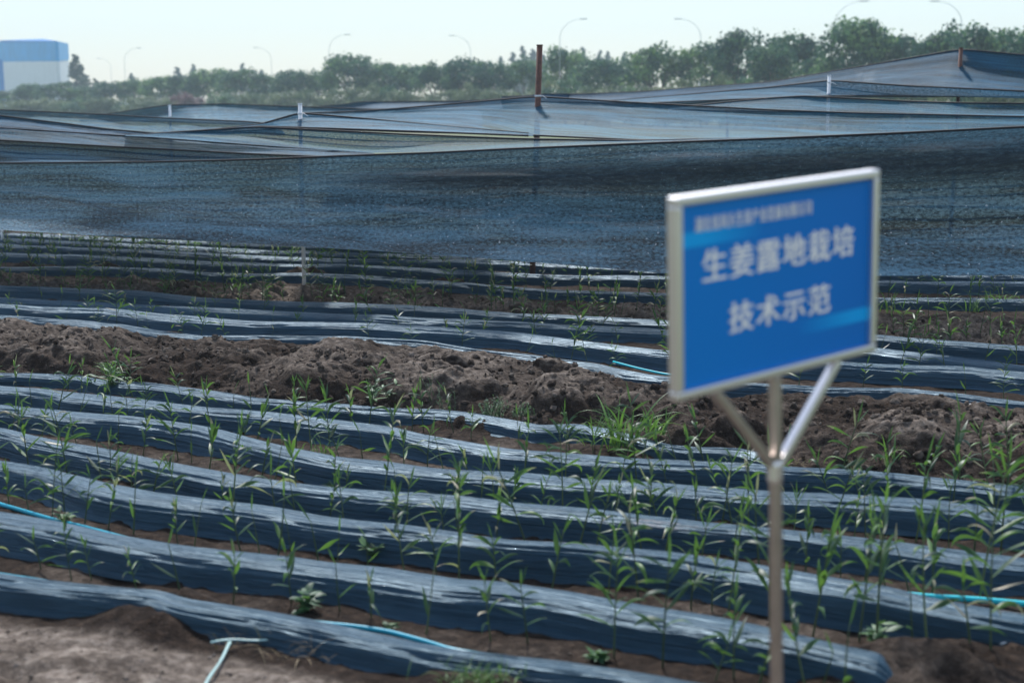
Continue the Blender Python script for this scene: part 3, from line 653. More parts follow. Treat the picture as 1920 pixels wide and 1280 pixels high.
hose([(640,586),(680,588),(715,590),(760,592)], .012, .010, 'hose_bright', 'short piece of turquoise hose showing in the middle bed')
def strip(p0, p1, w, z, label, mat='strip', name='plastic_strip'):
    a = Vector(GR(*p0, z)); b = Vector(GR(*p1, z)); n = 12; d = (b-a); s = d.cross(Vector((0, 0, 1))).normalized()*w/2; A_ = np.zeros((n, 3, 3))
    for i in range(n):
        t = i/(n-1); c = a+d*t+Vector((0, 0, .006*math.sin(t*7)+.004)); uq, vq = to_uv(c.x, c.y); c.z = max(c.z, gz(uq, vq)+.012)
        for j, sg in enumerate((-1, 0, 1)): A_[i, j] = c+s*sg*(1+.1*math.sin(t*9))+Vector((0, 0, .004*(1-abs(sg))))
    o = grid(name, A_, M[mat]); sol = o.modifiers.new('thickness', 'SOLIDIFY'); sol.thickness = .0015; tag(o, label, 'plastic strip', 'strips of plastic litter'); return o
strip((395, 1206), (535, 1196), .013, .03, 'pale green plastic strip lying level on the soil under the frontmost ridge')
strip((378, 1300), (431, 1207), .011, .03, 'pale plastic strip pointing towards the camera, touching the level one')
def scrap(px, py, z, size, seed, mat, label):
    r = random.Random(seed); u, v = at(px, py, z); x, y = to_xy(u, v); n = 9; A_ = np.zeros((n, n, 3))
    for i in range(n):
        for j in range(n):
            a = (i/(n-1)-.5); b = (j/(n-1)-.5); A_[i, j] = (x+a*size+r.uniform(-.08, .08)*size, y+b*size*.7+r.uniform(-.05, .05)*size, gz(u, v)+.01+size*(.30*abs(math.sin(a*9+b*5))*(1-abs(a)*1.4)+r.uniform(0, .09)))
    o = grid('plastic_scrap', A_, M[mat]); o.modifiers.new('thickness', 'SOLIDIFY').thickness = .001; tag(o, label, 'litter', 'plastic litter'); return o
scrap(1833, 764, .16, .09, 1, 'scrap', 'crumpled clear plastic scrap on top of the earth bank')
scrap(1728, 1222, .05, .05, 2, 'hose', 'small crumpled cyan scrap at the end of the second ridge')
scrap(1738, 1234, .05, .035, 3, 'scrap', 'tiny white scrap beside the cyan one')
scrap(1890, 1200, .05, .07, 4, 'scrap', 'pale film scrap on the soil heap below the third ridge')

# ------------------------------------------------------------------ sign board
yw_, rl_, ln_ = 0.6553, 0.0605, 0.0221
d0_ = Vector((math.cos(yw_), math.sin(yw_), 0)); n0_ = Vector((math.sin(yw_), -math.cos(yw_), 0)); u1_ = Vector((0, 0, 1))*math.cos(ln_)+n0_*math.sin(ln_)
dS = d0_*math.cos(rl_)+u1_*math.sin(rl_); upS = -d0_*math.sin(rl_)+u1_*math.cos(rl_); nS = dS.cross(upS).normalized()
TL = Vector((0.3398, 3.0438, 1.7979)); WS = 0.678; HS = 0.450
Mx = Matrix(((dS.x, upS.x, nS.x), (dS.y, upS.y, nS.y), (dS.z, upS.z, nS.z)))
cS = TL+dS*WS/2-upS*HS/2
root = empty('sign_board', (cS.x, cS.y, 0)); tag(root, 'blue steel-framed notice board with white writing, on a forked stainless post', 'sign')
def sp(a, b, c=0.0): return cS+dS*a+upS*b+nS*c-Vector((cS.x, cS.y, 0))
def lbox(name, a, b, c, sx, sy, sz, mat, bev=0.0, parent=root):
    V_, F_ = box_data((0, 0, 0), sx, sy, sz); o = mobj(name, [sp(a, b, c)+Mx @ v_ for v_ in V_], F_, mat, parent, smooth=False)
    if bev: m_ = o.modifiers.new('round', 'BEVEL'); m_.width = bev; m_.segments = 3
    return o
tm = NT('sign_print'); sepx = tm.n('SeparateXYZ'); tm.l(tm.n('UVMap').outputs[0], sepx.inputs[0]); ux, uy = sepx.outputs[0], sepx.outputs[1]
def band(y0, y1): return tm.math('MULTIPLY', tm.math('GREATER_THAN', uy, y0), tm.math('LESS_THAN', uy, y1))
b1 = tm.math('MULTIPLY', band(0.765, 0.845), tm.ramp(ux, [(0.0, 1.0), (0.12, 0.95), (0.42, 0.0)])); b2 = tm.math('MULTIPLY', band(0.155, 0.235), tm.ramp(ux, [(0.60, 0.0), (0.90, 0.9), (1.0, 0.95)]))
cc = tm.mix(tm.math('MAXIMUM', b1, b2), tm.mix(ux, (0.0, 0.215, 0.66), (0.0, 0.17, 0.58)), (0.0, 0.42, 0.92))
pb = tm.pbr(cc, 0.45); tm.set(pb, 'Specular IOR Level', 0.2); M['print'] = tm.done(pb.outputs[0])
fw = 0.020
pv = np.zeros((2, 2, 3)); uvv = np.zeros((2, 2, 2))
for i in (0, 1):
    for j in (0, 1): pv[i, j] = sp((i-.5)*(WS-2*fw+.004), (j-.5)*(HS-2*fw+.004), .001); uvv[i, j] = (i, j)
pan = grid('panel', pv, M['print'], root, uv=uvv, smooth=False); pan.modifiers.new('thickness', 'SOLIDIFY').thickness = .003
fr_parts = []
for a, b, sx, sy in ((0, HS/2-fw/2, WS, fw), (0, -HS/2+fw/2, WS, fw), (-WS/2+fw/2, 0, fw, HS-2*fw), (WS/2-fw/2, 0, fw, HS-2*fw)):
    V_, F_ = box_data((0, 0, 0), sx, sy, .032); fr_parts.append(([sp(a, b, 0)+Mx @ v_ for v_ in V_], F_))
fo = mobj('frame', *join_data(fr_parts), M['steel'], root, smooth=False); bv = fo.modifiers.new('round', 'BEVEL'); bv.width = .004; bv.segments = 3
M['white_ink'] = m_simple('white_ink', (0.95, 0.96, 0.96), 0.6)
def lettering(txt, a, b, h, w, name, thick=0.0):
    cu = bpy.data.curves.new(name, 'FONT'); cu.body = txt; cu.size = 1.0; cu.space_character = 1.13
    to = bpy.data.objects.new(name, cu); C.objects.link(to); bpy.context.view_layer.update()
    me = bpy.data.meshes.new_from_object(to.evaluated_get(bpy.context.evaluated_depsgraph_get())); bpy.data.objects.remove(to)
    co = np.array([v_.co[:] for v_ in me.vertices]); lo, hi = co.min(0), co.max(0); fs = [tuple(p.vertices) for p in me.polygons]; bpy.data.meshes.remove(me)
    parts_ = []
    for q, (dx, dy) in enumerate(((-1, 0), (0, .25), (1, 0), (.5, -.25)) if thick else ((0, 0),)):
        parts_.append(([sp(a+(c[0]-lo[0])/(hi[0]-lo[0])*w+dx*thick, b+(c[1]-lo[1])/(hi[1]-lo[1])*h+dy*thick, .0032+.0004*q) for c in co], fs))
    return mobj(name, *join_data(parts_), M['white_ink'], root, smooth=False)
def inner(x, y): return (x-.5)*(WS-2*fw), (y-.5)*(HS-2*fw)
def put(txt, x0, x1, y0, y1, off=0.0):
    a0, b0 = inner(x0, y0); a1, b1_ = inner(x1, y1); return lettering(txt, a0, b0, b1_-b0, a1-a0, 'lettering', off)
put('湖北省凤头生姜产业发展有限公司', .075, .665, .845, .925, .0005)
put('生姜露地栽培', .11, .905, .565, .745, .0020)
put('技术示范', .24, .775, .255, .425, .0020)
# post and forked braces
zb = -cS.z
def sb(a, b, c=0.0): return Vector(sp(a, b, c))
bot = sb(-.0114, -HS/2, -.0); bot0 = Vector((bot.x, bot.y, bot.z))
Yp = cS.y+bot0.y; low_ = Vector(P(1456, 1280, Yp)); 
topw = Vector((cS.x+bot0.x, Yp, bot0.z)); kx_ = (low_.x-topw.x)/(low_.z-topw.z)
def post_at(z): return Vector((bot0.x+kx_*(z-bot0.z), bot0.y, z))
zj = P(1454, 868, Yp)[2]; jx = post_at(zj).x; jy = bot0.y
def sqtube(name, a, b, w, mat, par=root):
    a = Vector(a); b = Vector(b); t = (b-a).normalized(); s = Vector((dS.x, dS.y, 0)).normalized(); n_ = t.cross(s).normalized(); s = n_.cross(t).normalized(); V_ = []
    for p in (a, b):
        for i, j in ((-1, -1), (1, -1), (1, 1), (-1, 1)): V_.append(p+s*i*w/2+n_*j*w/2)
    o = mobj(name, V_, [(0, 1, 5, 4), (1, 2, 6, 5), (2, 3, 7, 6), (3, 0, 4, 7), (3, 2, 1, 0), (4, 5, 6, 7)], mat, par, smooth=False); m_ = o.modifiers.new('round', 'BEVEL'); m_.width = w*.14; m_.segments = 3; return o
M['soil_reflect_steel'] = m_simple('soil_reflect_steel', (0.46, 0.41, 0.38), 0.40, 1.0, 18, 0.12)  # stainless, with the brown reflection of the soil put into its colour
sqtube('post', post_at(-.15), post_at(bot0.z-.002), .024, M['soil_reflect_steel'])
lo_l = sb(-.2104, -HS/2, 0); lo_r = sb(.2105, -HS/2, 0)
sqtube('brace', (jx-.012, jy-.006, zj), (lo_l.x, lo_l.y, lo_l.z-.002), .020, M['soil_reflect_steel']); sqtube('brace', (jx+.012, jy+.006, zj), (lo_r.x, lo_r.y, lo_r.z-.002), .020, M['steel'])
V_, F_ = box_data((0, 0, 0), .036, .032, .060); co_ = mobj('collar', [Vector((jx, jy, zj-.02))+Matrix.Rotation(math.atan2(dS.y, dS.x), 3, 'Z') @ v_ for v_ in V_], F_, M['steel'], root, smooth=False); m_ = co_.modifiers.new('round', 'BEVEL'); m_.width = .012; m_.segments = 3

# ------------------------------------------------------------------ shade nets
def curve(tr, n):
    a = np.array(tr, float); x = np.linspace(a[0, 0], a[-1, 0], n)
    k = max(5, n//14*2+1)
    y = np.interp(x, a[:, 0], a[:, 1]); d = np.interp(x, a[:, 0], a[:, 2])
    kk = max(3, n//40*2+1); y = smooth(y, kk); d = smooth(d, k)
    X_, Y_, Z_ = P(x, y, d); return np.stack([X_, Y_, Z_], -1)
def net(top, bot, mat, label, sag=0.0, wr=0.012, n=260, m=44, seed=0, mid=0.0, rope='both', wfreq=5.0, belly=0, conc=1.9):
    a = curve(top, n); b = curve(bot, n); t = np.linspace(0, 1, m)[None, :, None]
    G = a[:, None, :]*(1-t)+b[:, None, :]*t
    if belly: G[..., 1] += belly*np.sin(math.pi*t[..., 0])*(0.5+0.9*np.linspace(0, 1, n)[:, None])
    if conc: tc = t[..., 0]**conc; G[..., 1] = a[:, None, 1]*(1-tc)+b[:, None, 1]*tc
    tt = t[..., 0]; G[..., 2] -= sag*np.sin(math.pi*tt)
    uL = np.concatenate([[0], np.cumsum(np.linalg.norm(np.diff((a+b)/2, axis=0), axis=1))])[:, None]*np.ones((1, m))
    vL = np.linalg.norm(b-a, axis=1)[:, None]*np.linspace(0, 1, m)[None, :]
    env = np.sin(math.pi*np.clip(tt*1.0, 0, 1))**0.5
    G[..., 2] += wr*env*fbm(uL*0.5, vL*wfreq, seed, 4, 0.6)+mid*np.sin(math.pi*tt)*np.sin(uL*.9+seed)
    G[..., 1] += wr*1.5*env*fbm(uL*0.6, vL*wfreq*.8, seed+9, 3, 0.6)
    root = empty('shade_net', tuple(a[n//2])); off = a[n//2]
    o = grid('netting', G-off, mat, root, uv=np.stack([uL+seed*3.1, vL+seed*.7], -1))
    if rope in ('both', 'top'): tube('edge_rope', [tuple(p) for p in (G[::4, 0]-off)], .010, M['rope'], root, 6)
    if rope in ('both', 'bottom'): tube('edge_rope', [tuple(p) for p in (G[::4, -1]-off)], .010, M['rope'], root, 6)
    tag(root, label, 'shade net', 'black shade nets over the field'); return root
# far nets
net([(600,199,38),(640,196,37),(674,191,35),(850,190,34),(920,187,33),(1020,176,32),(1100,176,34),(1180,178,34),(1260,169,33),(1380,168,32)], [(600,206,30),(674,204,29),(920,206,27),(1020,200,26),(1380,190,26)], M['net'], 'farthest low net, a thin sliver before the tree belt', .1, .01, seed=1)
net([(150,221,32),(200,214,30),(312,197,27),(425,195,27),(562,200,26),(730,206,25),(900,205,24)], [(150,226,24),(312,228,22),(480,234,20),(730,244,18),(900,246,17)], M['net_thin'], 'far net with two low peaks in front of the purple bush', .08, .02, seed=2)
net([(940,181,35),(1080,177,33),(1200,172,31),(1330,162,28),(1440,154,26),(1620,124,24),(1802,92,22),(1920,103,21.5),(2100,112,21)], [(940,189,23),(1200,194,22),(1440,184,20.5),(1620,178,20),(1802,181,19.2),(2100,184,19)], M['net'], 'tallest net, a tent peak on the rusty far post', .22, .02, seed=3)
net([(1130,190,24),(1300,176,22),(1440,164,20),(1555,151,18.5),(1700,161,18),(1920,171,17.5),(2100,176,17)], [(1130,197,19.5),(1440,184,18.8),(1555,180,18.3),(1800,181,17.8),(2100,183,17.3)], M['net_thin'], 'net raised to a peak on the short white far post', .05, .015, seed=4)
net([(1260,202,19),(1440,184,18),(1508,180,17.5),(1700,190,17),(1800,193,16.5),(2100,196,16)], [(1260,206,16.8),(1600,213,16.2),(1920,219,15.6),(2100,221,15.3)], M['net_thin'], 'low net between the white far post peak and the brown pole sheet', .04, .012, seed=5)
net([(-200,202,24),(0,206,22),(200,215,21),(300,221,20),(460,228,19),(520,233,18.5)], [(-200,232,17),(0,238,16.7),(200,251,16.3),(300,254,16),(520,242,16.2)], M['net_thin'], 'flat net below the warehouse with a dark hem', .10, .02, seed=6)
net([(560,212,22),(640,210,20.5),(740,204,19),(880,192,18),(960,185,17),(1003,181,16.5),(1100,187,16.5),(1200,193,16),(1440,206,15.5),(1600,212,15),(1920,219,14.3),(2100,222,14)], [(560,240,15.4),(760,247,15.0),(960,252,14.6),(1180,262,14.1),(1440,270,13.5),(1920,282,12.6),(2100,286,12.3)], M['net_thin'], 'big sheet peaking on the rusty brown pole', .0, .014, n=340, m=60, seed=7, wfreq=4)
net([(230,254,17),(400,243,16),(485,234,15.5),(530,221,15),(562,212,14.9),(620,217,14.9),(700,224,14.9),(850,238,14.9),(1000,251,14.6)], [(230,256,15.6),(400,246,15.3),(485,237,14.8),(620,241,14.4),(850,249,14.2),(1000,255,14.1)], M['net_thin'], 'small sheet peaking on the white post', .0, .012, seed=8)
net([(230,255,15.4),(480,238,14.7),(620,245,14.3),(760,252,14.0),(960,260,13.9),(1180,264,13.5),(1440,259,13.0)], [(230,254,14.9),(300,258,14.7),(480,272,14.4),(700,287,13.9),(960,281,13.4),(1180,271,13.0),(1440,262,12.6)], M['net_thin'], 'pale taut sheet in front of the white post', .0, .012, seed=9, rope='top')
net([(-200,205,18.2),(0,217,17.5),(125,232,17),(200,242,16.6),(300,251,16.2),(480,268,15.4),(620,283,14.9)], [(-200,228,17.0),(0,240,16.2),(250,256,15.3),(480,272,14.8),(620,284,14.5)], M['net'], 'dark upper fold of the net beside the warehouse', .02, .02, seed=10)
net([(-200,228,17.0),(0,240,16.2),(250,256,15.3),(480,272,14.8),(700,289,14.1)], [(-200,252,16.3),(0,263,15.6),(250,277,14.9),(480,289,14.2),(700,298,13.5)], M['net'], 'dark middle fold of the net, between two ropes', -.02, .02, seed=11)
net([(-200,252,16.3),(0,263,15.6),(250,277,14.9),(480,289,14.2),(720,298,13.5)], [(-200,308,15.9),(0,306,15.3),(270,303,14.6),(480,298,14.15),(720,289,13.65)], M['net'], 'lowest dark fold of the net, just above the hanging side', .03, .02, seed=12, rope=None)
# the hanging side, nearest of all
def ty(px, v): return (px, 0, v/(CA+SA*(px-960)/2680.0))
ct_ = [(px, py, ty(px, 11.9)[2]) for px, py in ((-250,309),(0,306),(270,304),(480,299),(650,292),(800,287),(960,279),(1180,270),(1440,260),(1700,249),(1920,238),(2200,228))]
cb_ = [(px, py, ty(px, 11.35)[2]) for px, py in ((-250,414),(0,431),(200,443),(400,453),(700,470),(960,488),(1250,513),(1440,517),(1640,517),(1920,516),(2200,515))]
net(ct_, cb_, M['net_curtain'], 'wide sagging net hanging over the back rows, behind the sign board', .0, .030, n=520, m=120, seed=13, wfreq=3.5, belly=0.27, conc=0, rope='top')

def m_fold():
    t = NT('fold_shade'); uv = t.n('UVMap').outputs[0]; e = t.attr('edge')
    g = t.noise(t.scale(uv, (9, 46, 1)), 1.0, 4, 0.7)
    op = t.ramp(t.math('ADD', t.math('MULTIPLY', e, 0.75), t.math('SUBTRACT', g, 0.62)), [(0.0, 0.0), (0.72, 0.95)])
    b = t.pbr(t.mix(g, (0.004, 0.008, 0.011), (0.016, 0.030, 0.040)), 0.6); t.set(b, 'Specular IOR Level', 0.15)  # near-black colour stands in for the shade under the net's top fold
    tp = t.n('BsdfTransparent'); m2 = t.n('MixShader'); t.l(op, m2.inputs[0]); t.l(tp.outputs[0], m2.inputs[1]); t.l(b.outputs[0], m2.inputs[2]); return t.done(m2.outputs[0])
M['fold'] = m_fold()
hang = [o for o in bpy.data.objects if o.get('label', '').startswith('wide sagging net')][0]
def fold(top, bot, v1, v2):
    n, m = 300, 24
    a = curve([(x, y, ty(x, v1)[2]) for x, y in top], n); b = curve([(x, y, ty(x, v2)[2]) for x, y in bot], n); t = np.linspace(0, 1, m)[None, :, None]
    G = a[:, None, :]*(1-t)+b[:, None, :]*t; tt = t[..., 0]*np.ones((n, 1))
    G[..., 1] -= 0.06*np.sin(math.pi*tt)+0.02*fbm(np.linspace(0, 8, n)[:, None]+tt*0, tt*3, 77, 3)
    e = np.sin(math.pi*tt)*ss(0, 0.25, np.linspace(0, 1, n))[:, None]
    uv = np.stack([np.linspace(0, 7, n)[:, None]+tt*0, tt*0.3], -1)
    grid('fold_shade_strip', G-np.array(hang.location[:]), M['fold'], hang, uv=uv, attrs={'edge': e})
fold([(420,318),(800,306),(1000,298),(1200,286),(1440,270),(1700,256),(1920,244),(2200,234)], [(420,356),(800,366),(1000,366),(1200,372),(1440,366),(1700,360),(1920,352),(2200,345)], 11.80, 11.62)  # strip added to darken the shaded band along the curtain's top

# ------------------------------------------------------------------ poles
def pole(name, top, base_px, Y, r, mat, label, tie=None, cat='post', cap=True):
    a = Vector(P(*top, Y)); bz = -0.1; b = Vector((a.x+(base_px-top[0])/FPX*Y, Y, bz)); root = empty(name, (b.x, b.y, 0))
    o = b*0; o = Vector((b.x, b.y, 0))
    tube('shaft', [tuple(b-o), tuple(a-o)], r, M[mat], root, 14)
    if cap: tube('cap', [tuple(a-o), tuple(a-o+Vector((0, 0, .012)))], r*1.12, M[mat], root, 14)
    if tie is not None:
        zt = P(960, tie, Y)[2]; c = b.lerp(a, (zt-bz)/(a.z-bz))-o
        pts = [c+Vector((math.cos(t)*(r+.004), math.sin(t)*(r+.004), .006*t/6.28-.01)) for t in np.linspace(0, 18, 50)]
        pts += [pts[-1]+Vector((.03, -.01, -.01)), pts[-1]+Vector((.07, -.02, -.035))]
        tube('wire_tie', pts, .0035, M['galv'], root, 5)
    tag(root, label, cat, 'net posts'); return root
pole('net_post', (562.5, 196), 562, 14.85, .021, 'galv', 'white painted post holding the small net peak', 213)
pole('net_post', (1012, 86), 999, 16.5, .034, 'rust', 'tall rusty brown pole sticking up through the net', 180)
pole('net_post', (1555, 143), 1555, 18.5, .021, 'galv', 'short white post tip in front of the tallest net', 155)
pole('net_post', (1802, 91), 1800, 21.9, .030, 'rust', 'rusty post under the peak of the tallest net', 128)
pole('net_post', (318, 198), 318, 26.5, .022, 'galv', 'faint pale post in the far low net')
pole('net_post', (3, 425), 3, 20.0, .018, 'galv', 'grey stake at the warehouse end of the net hem', cap=False)
pole('net_post', (1365, 192), 1365, 19.6, .02, 'rust', 'thin dark post below the tallest net')

# ------------------------------------------------------------------ warehouse
Yw = 250.0
M['blue_clad'] = m_simple('blue_cladding', (0.0, 0.36, 0.78), 0.5, 0, 0.4, 0.12); M['white_clad'] = m_simple('white_cladding', (0.74, 0.80, 0.84), 0.5, 0, 0.4, 0.04); M['blue_trim'] = m_simple('blue_trim', (0.0, 0.20, 0.60), 0.5)
root = empty('warehouse', P(60, 216, Yw)); off = Vector(P(60, 216, Yw)); root.location.z = 0; off.z = 0; tag(root, 'large warehouse of white cladding with a bright blue band under its roof', 'warehouse')
c0 = Vector(P(6, 190, Yw+30)); c1 = Vector(P(112, 190, Yw)); c2 = Vector(P(133, 190, Yw+26))
def zat(py, Y): return P(960, py, Y)[2]
def wall_quad(name, a, b, z0a, z0b, z1a, z1b, mat, out=0.0):
    d = (b-a); d.z = 0; n_ = Vector((d.y, -d.x, 0)).normalized(); o = n_*out
    P4 = [Vector((a.x, a.y, z0a)), Vector((b.x, b.y, z0b)), Vector((b.x, b.y, z1b)), Vector((a.x, a.y, z1a))]
    Vf = [p+o-off for p in P4]+[p+o-n_*.3-off for p in P4]
    return mobj(name, Vf, [(0, 1, 2, 3), (7, 6, 5, 4), (0, 4, 5, 1), (1, 5, 6, 2), (2, 6, 7, 3), (3, 7, 4, 0)], mat, root, smooth=False)
cL = Vector(P(-90, 190, Yw+58))
wall_quad('wall', c0, c1, 0, 0, zat(116, Yw+30), zat(115, Yw), M['white_clad']); wall_quad('wall', c1, c2, 0, 0, zat(115, Yw), zat(113, Yw+26), M['white_clad'])
wall_quad('band', c0, c1, zat(116, Yw+30), zat(115, Yw), zat(80, Yw+30), zat(78, Yw), M['blue_clad'], .05); wall_quad('band', c1, c2, zat(115, Yw), zat(113, Yw+26), zat(78, Yw), zat(82, Yw+26), M['blue_clad'], .05)
wall_quad('wall', cL, c0, 0, 0, zat(80, Yw+58), zat(80, Yw+30), M['blue_clad'])
ct = Vector(P(13, 190, Yw+29)); wall_quad('corner_trim', Vector(P(4, 190, Yw+30)), ct, 0, 0, zat(112, Yw+30), zat(112, Yw+30), M['blue_trim'], .3)
bk = c2+(c0-c1); rp = [Vector((p.x, p.y, z)) for p, z in ((c0, zat(76, Yw+30)), (c1, zat(77, Yw)), (c2, zat(82, Yw+26)), (bk, zat(82, Yw+56)))]; rdg = Vector(P(85, 190, Yw+12)); rdg.z = zat(73, Yw+12)
Vr = [rp[0]-off, rp[1]-off, rp[2]-off, rp[3]-off, rdg-off]+[p-off-Vector((0, 0, .9)) for p in rp]
mobj('roof', Vr, [(0, 1, 4), (1, 2, 4), (2, 3, 4), (3, 0, 4), (0, 5, 6, 1), (1, 6, 7, 2), (2, 7, 8, 3), (3, 8, 5, 0), (5, 8, 7, 6)], M['blue_trim'], root, smooth=False)

# ------------------------------------------------------------------ street lamps
M['lamp_metal'] = m_simple('lamp_metal', (0.66, 0.70, 0.74), 0.5); M['lamp_white'] = m_simple('lamp_white', (0.72, 0.74, 0.76), 0.5)
def lamp(px, py_top, dirn, white, label):
    Y = 8.0/(P(px, py_top, 1.0)[2]-CH); x = P(px, py_top, Y)[0]; root = empty('street_lamp', (x, Y, 0)); h = 10.0
    tube('pole', [(0, 0, 0), (0, 0, 3.9)], [.13, .10] if not white else [.2, .17], M['lamp_white' if white else 'lamp_metal'], root, 10)
    pts = [(0, 0, 3.9), (0, 0, 8.0)]+[(dirn*2.1*(1-math.cos(t)), 0, 8.0+1.8*math.sin(t)) for t in np.linspace(.2, 1.45, 7)]
    ar = tube('arm', pts, [.03]*2+[.027-.0015*i for i in range(7)], M['lamp_metal'], root, 8)
    e = Vector(pts[-1]); V_, F_ = box_data(e+Vector((dirn*.4, 0, .02)), .75, .26, .09); hd = mobj('lamp_head', V_, F_, M['lamp_metal'], root, smooth=False); hd.modifiers.new('round', 'BEVEL').width = .04
    tag(root, label, 'street lamp', 'street lamps along the road')
for i, (px, py, d_, w) in enumerate([(207,108,-1,0),(232,88,1,1),(508,87,-1,1),(616,62,1,1),(882,64,-1,0),(1050,32,1,0),(1315,32,-1,0),(1567,-2,1,0),(1806,-2,-1,0)]):
    lamp(px, py, d_, w, ['small street lamp nearest the warehouse, arm towards the warehouse', 'street lamp with white lower pole showing before the trees by the warehouse', 'street lamp above the purple bush side of the trees', 'street lamp behind the white net post', 'street lamp between the white net post and the rusty pole', 'street lamp just beyond the rusty brown pole', 'street lamp above the middle of the tree belt, over the gap tree', 'large street lamp above the sign board', 'large street lamp over the tallest net peak'][i])

# ------------------------------------------------------------------ trees
M['crown'] = m_crown('broadleaf_crown', (0.010, 0.052, 0.042), (0.045, 0.130, 0.070), (0.22, 0.36, 0.10))
M['olive'] = m_crown('olive_bush', (0.045, 0.095, 0.055), (0.11, 0.165, 0.080), (0.25, 0.29, 0.12))
M['purple'] = m_crown('purple_bush', (0.09, 0.045, 0.06), (0.15, 0.075, 0.085), (0.20, 0.11, 0.10))
M['conifer'] = m_crown('conifer', (0.025, 0.055, 0.040), (0.040, 0.080, 0.050), (0.06, 0.11, 0.06))
def crown_mesh(seed, kind):
    r = np.random.default_rng(seed); Vv = []; ti = []
    if kind == 'tree':
        nb = 40; cs = []
        for _ in range(nb):
            a = r.uniform(0, 6.28); e = r.uniform(-.35, 1); rad = r.uniform(.35, 1)**.6
            cs.append((.42*math.cos(a)*rad*math.cos(e*1.2), .42*math.sin(a)*rad*math.cos(e*1.2), .62+.33*math.sin(e*1.4)*rad, r.uniform(.10, .19)))
    elif kind == 'bush':
        nb = 36; cs = [(.40*math.cos(a)*q, .40*math.sin(a)*q, .10+.72*r.random()*(1-.45*q), r.uniform(.10, .19)) for a, q in zip(r.uniform(0, 6.28, nb), r.random(nb)**.6)]
    else:
        nb = 42; cs = []
        for k in range(nb):
            z = .08+.9*k/nb; rr2 = .20*(1-z)**.8; a = r.uniform(0, 6.28); cs.append((rr2*math.cos(a), rr2*math.sin(a), z, .03+.09*(1-z)))
    per = 90
    for cx, cy, cz, s in cs:
        d = r.normal(size=(per, 3)); d /= np.linalg.norm(d, axis=1)[:, None]; q = d*s*r.uniform(.45, 1.08, per)[:, None]*np.array([1, 1, .75]); p = q+np.array([cx, cy, cz])
        a = r.normal(size=(per, 3))*.8+d*1.5+np.array([0, 0, .3]); a /= np.linalg.norm(a, axis=1)[:, None]; b = np.cross(a, r.normal(size=(per, 3))); b /= np.linalg.norm(b, axis=1)[:, None]; c = np.cross(a, b); h = r.uniform(.012, .030, per)[:, None]
        if kind == 'conifer': h = h*.6
        Vv.append(np.stack([p-b*h, p-c*h*.8, p+b*h, p+c*h*.8], 1).reshape(-1, 3)); ti.append(np.repeat(np.clip(r.uniform(0, 1)*.7+r.uniform(0, .35, per), 0, 1), 4))
    Vv = np.concatenate(Vv); nF = len(Vv)//4
    return Vv, [(4*i, 4*i+1, 4*i+2, 4*i+3) for i in range(nF)], np.concatenate(ti), cs
TM = {}
def tree_mesh(kind, var, mat):
    key = (kind, var, mat)
    if key in TM: return TM[key]
    Vv, F_, ti, cs = crown_mesh(1000+var*7+{'tree': 0, 'bush': 100, 'conifer': 200}[kind], kind)
    o = mobj('crown', Vv, F_, M[mat], smooth=False, attrs={'tint': ti}); C.objects.unlink(o)
    tr = []
    if kind == 'conifer': tr.append(tube_data([(0, 0, -.02), (0, 0, .5), (0, 0, .95)], [.014, .009, .003], 6))
    else:
        b = .30 if kind == 'tree' else .08
        tr.append(tube_data([(0, 0, -.02), (.01, 0, b*.6), (0, .01, b+.12)], [.024, .019, .013], 7))
        for cx, cy, cz, s in cs[:10]: tr.append(tube_data([(0, 0, b*.8), (cx*.45, cy*.45, b+(cz-b)*.5), (cx, cy, cz)], [.012, .008, .003], 5))
    Vt, Ft = join_data(tr); t_ = mobj('trunk', Vt, Ft, M['bark']); C.objects.unlink(t_)
    TM[key] = (o, t_); return TM[key]
def tree(name, px, py_top, Y, wpx, kind, var, mat, label, cat, grp):
    H = P(px, py_top, Y)[2]; W = wpx/FPX*Y
    x = P(px, py_top, Y)[0]; root = empty(name, (x, Y, 0)); root.rotation_euler = (0, 0, (px*1.7) % 6.28); w = W/(.95 if kind != 'conifer' else .42); root.scale = (w, w, H)
    cr, tk = tree_mesh(kind, var, mat)
    for s in (cr, tk):
        c = s.copy(); C.objects.link(c); c.parent = root
    tag(root, label, cat, grp)
def Yline(px): return 205-115*min(1.05, max(-.05, px/1920))
tr_ = random.Random(5)
BT = [(20,178,90),(58,166,60),(108,163,80),(150,172,70),(205,160,66),(248,156,62),(296,152,70),(345,148,76),(395,138,84),(448,138,84),(500,147,78),(552,138,84),(600,142,80),(655,111,104),(712,124,100),(765,131,104),(820,127,92),(868,118,104),(925,122,96),(985,118,90),(1062,94,96),(1120,112,100),(1176,116,96),(1234,89,124),(1328,87,128),(1388,56,112),(1444,84,104),(1484,69,124),(1545,108,100),(1600,38,140),(1665,60,130),(1722,72,130),(1772,62,120),(1800,50,110),(1856,52,120),(1915,58,130),(1962,44,140)]
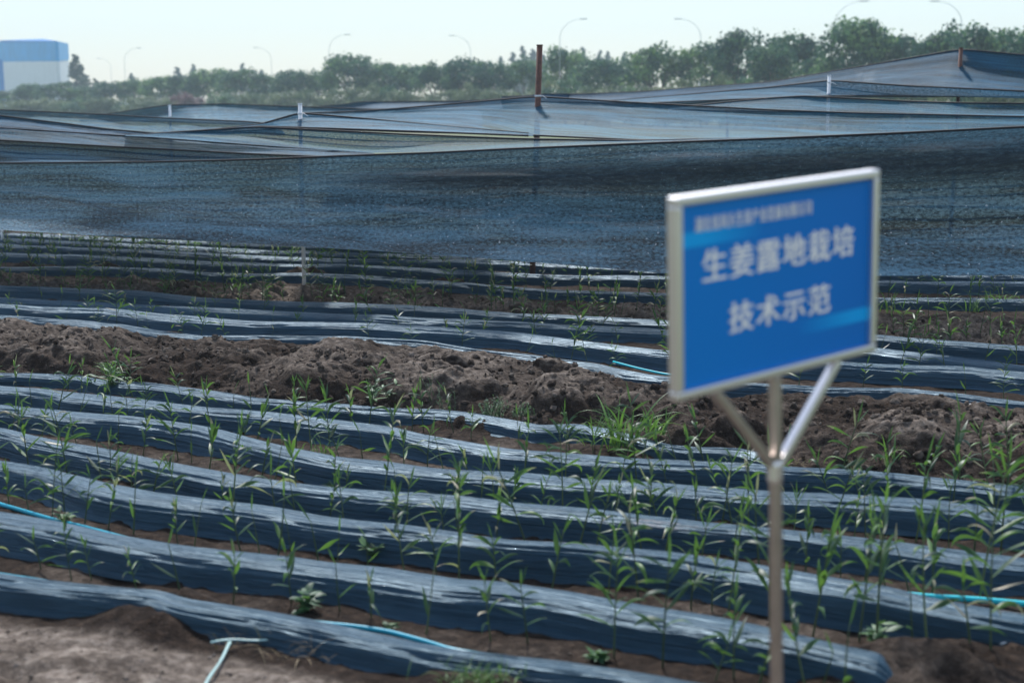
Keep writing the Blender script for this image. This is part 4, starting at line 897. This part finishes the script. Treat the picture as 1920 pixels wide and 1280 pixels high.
for i, (px, pt, w) in enumerate(BT):
    dark = i % 3 != 1
    tree('broadleaf_tree', px, pt-(9 if px < 1000 else 4), Yline(px)+tr_.uniform(-3, 6), w*1.12, 'tree', i % 7, 'crown', f'dark green broadleaf tree, {ordw(i+1)} in the rear line from the warehouse end', 'tree', 'broadleaf trees of the tree belt')
i = 0; px = -15
while px < 1960:
    Y = Yline(px)-tr_.uniform(8, 16); lift = 0 if px < 900 else (px-900)*.035
    hp = tr_.uniform(.56, .80); base = np.interp(px, [a[0] for a in BT], [a[1] for a in BT]); pt = HZ-(HZ-base)*hp+tr_.uniform(-5, 5); w = tr_.uniform(52, 90)*(0.85+.45*px/1920)
    pur = 335 < px < 400; 
    if pur: pt = 158; w = 74; Y -= 8
    mat = 'purple' if pur else tr_.choice(['olive', 'olive', 'olive', 'crown'])
    desc = 'purple leaved bush' if pur else ('olive green bush' if mat == 'olive' else 'dark green bush')
    tree('bush', px, pt, Y, w*1.1, 'bush', i % 6, mat, f'{desc}, {ordw(i+1)} in the front line from the warehouse end', 'bush', 'bushes in front of the tree belt'); i += 1
    px += w*tr_.uniform(.34, .52) if not pur else 62
CF = [(140,100,34),(150,118,30),(163,140,26),(178,146,24),(246,136,20),(300,148,18),(331,124,26),(345,140,20),(362,119,22),(432,128,20),(455,117,22),(475,131,20),(490,129,20),(560,140,18),(620,136,18),(757,118,20),(905,112,20),(938,104,24),(962,96,28),(980,84,28),(1000,90,30),(1018,100,26),(1092,86,24),(1125,92,22),(1140,94,22),(1172,96,22)]
for i, (px, pt, w) in enumerate(CF):
    Y = 245 if px < 200 else 340; tree('conifer_tree', px, pt, Y+(i % 3)*8, w*1.5, 'conifer', i % 4, 'conifer', f'hazy pointed conifer, {ordw(i+1)} from the warehouse end', 'conifer', 'distant conifers')

# ------------------------------------------------------------------ haze
hz_v, hz_f = box_data((0, 240, 14), 900, 620, 31)
ho = mobj('haze', hz_v, hz_f, None, smooth=False); th = NT('haze_air'); pvv = th.n('VolumePrincipled'); pvv.inputs['Color'].default_value = (0.74, 0.89, 1.0, 1); pvv.inputs['Density'].default_value = 0.0009; pvv.inputs['Anisotropy'].default_value = 0.0
th.l(pvv.outputs[0], th.out.inputs['Volume']); ho.data.materials.append(th.m); tag(ho, kind='stuff')
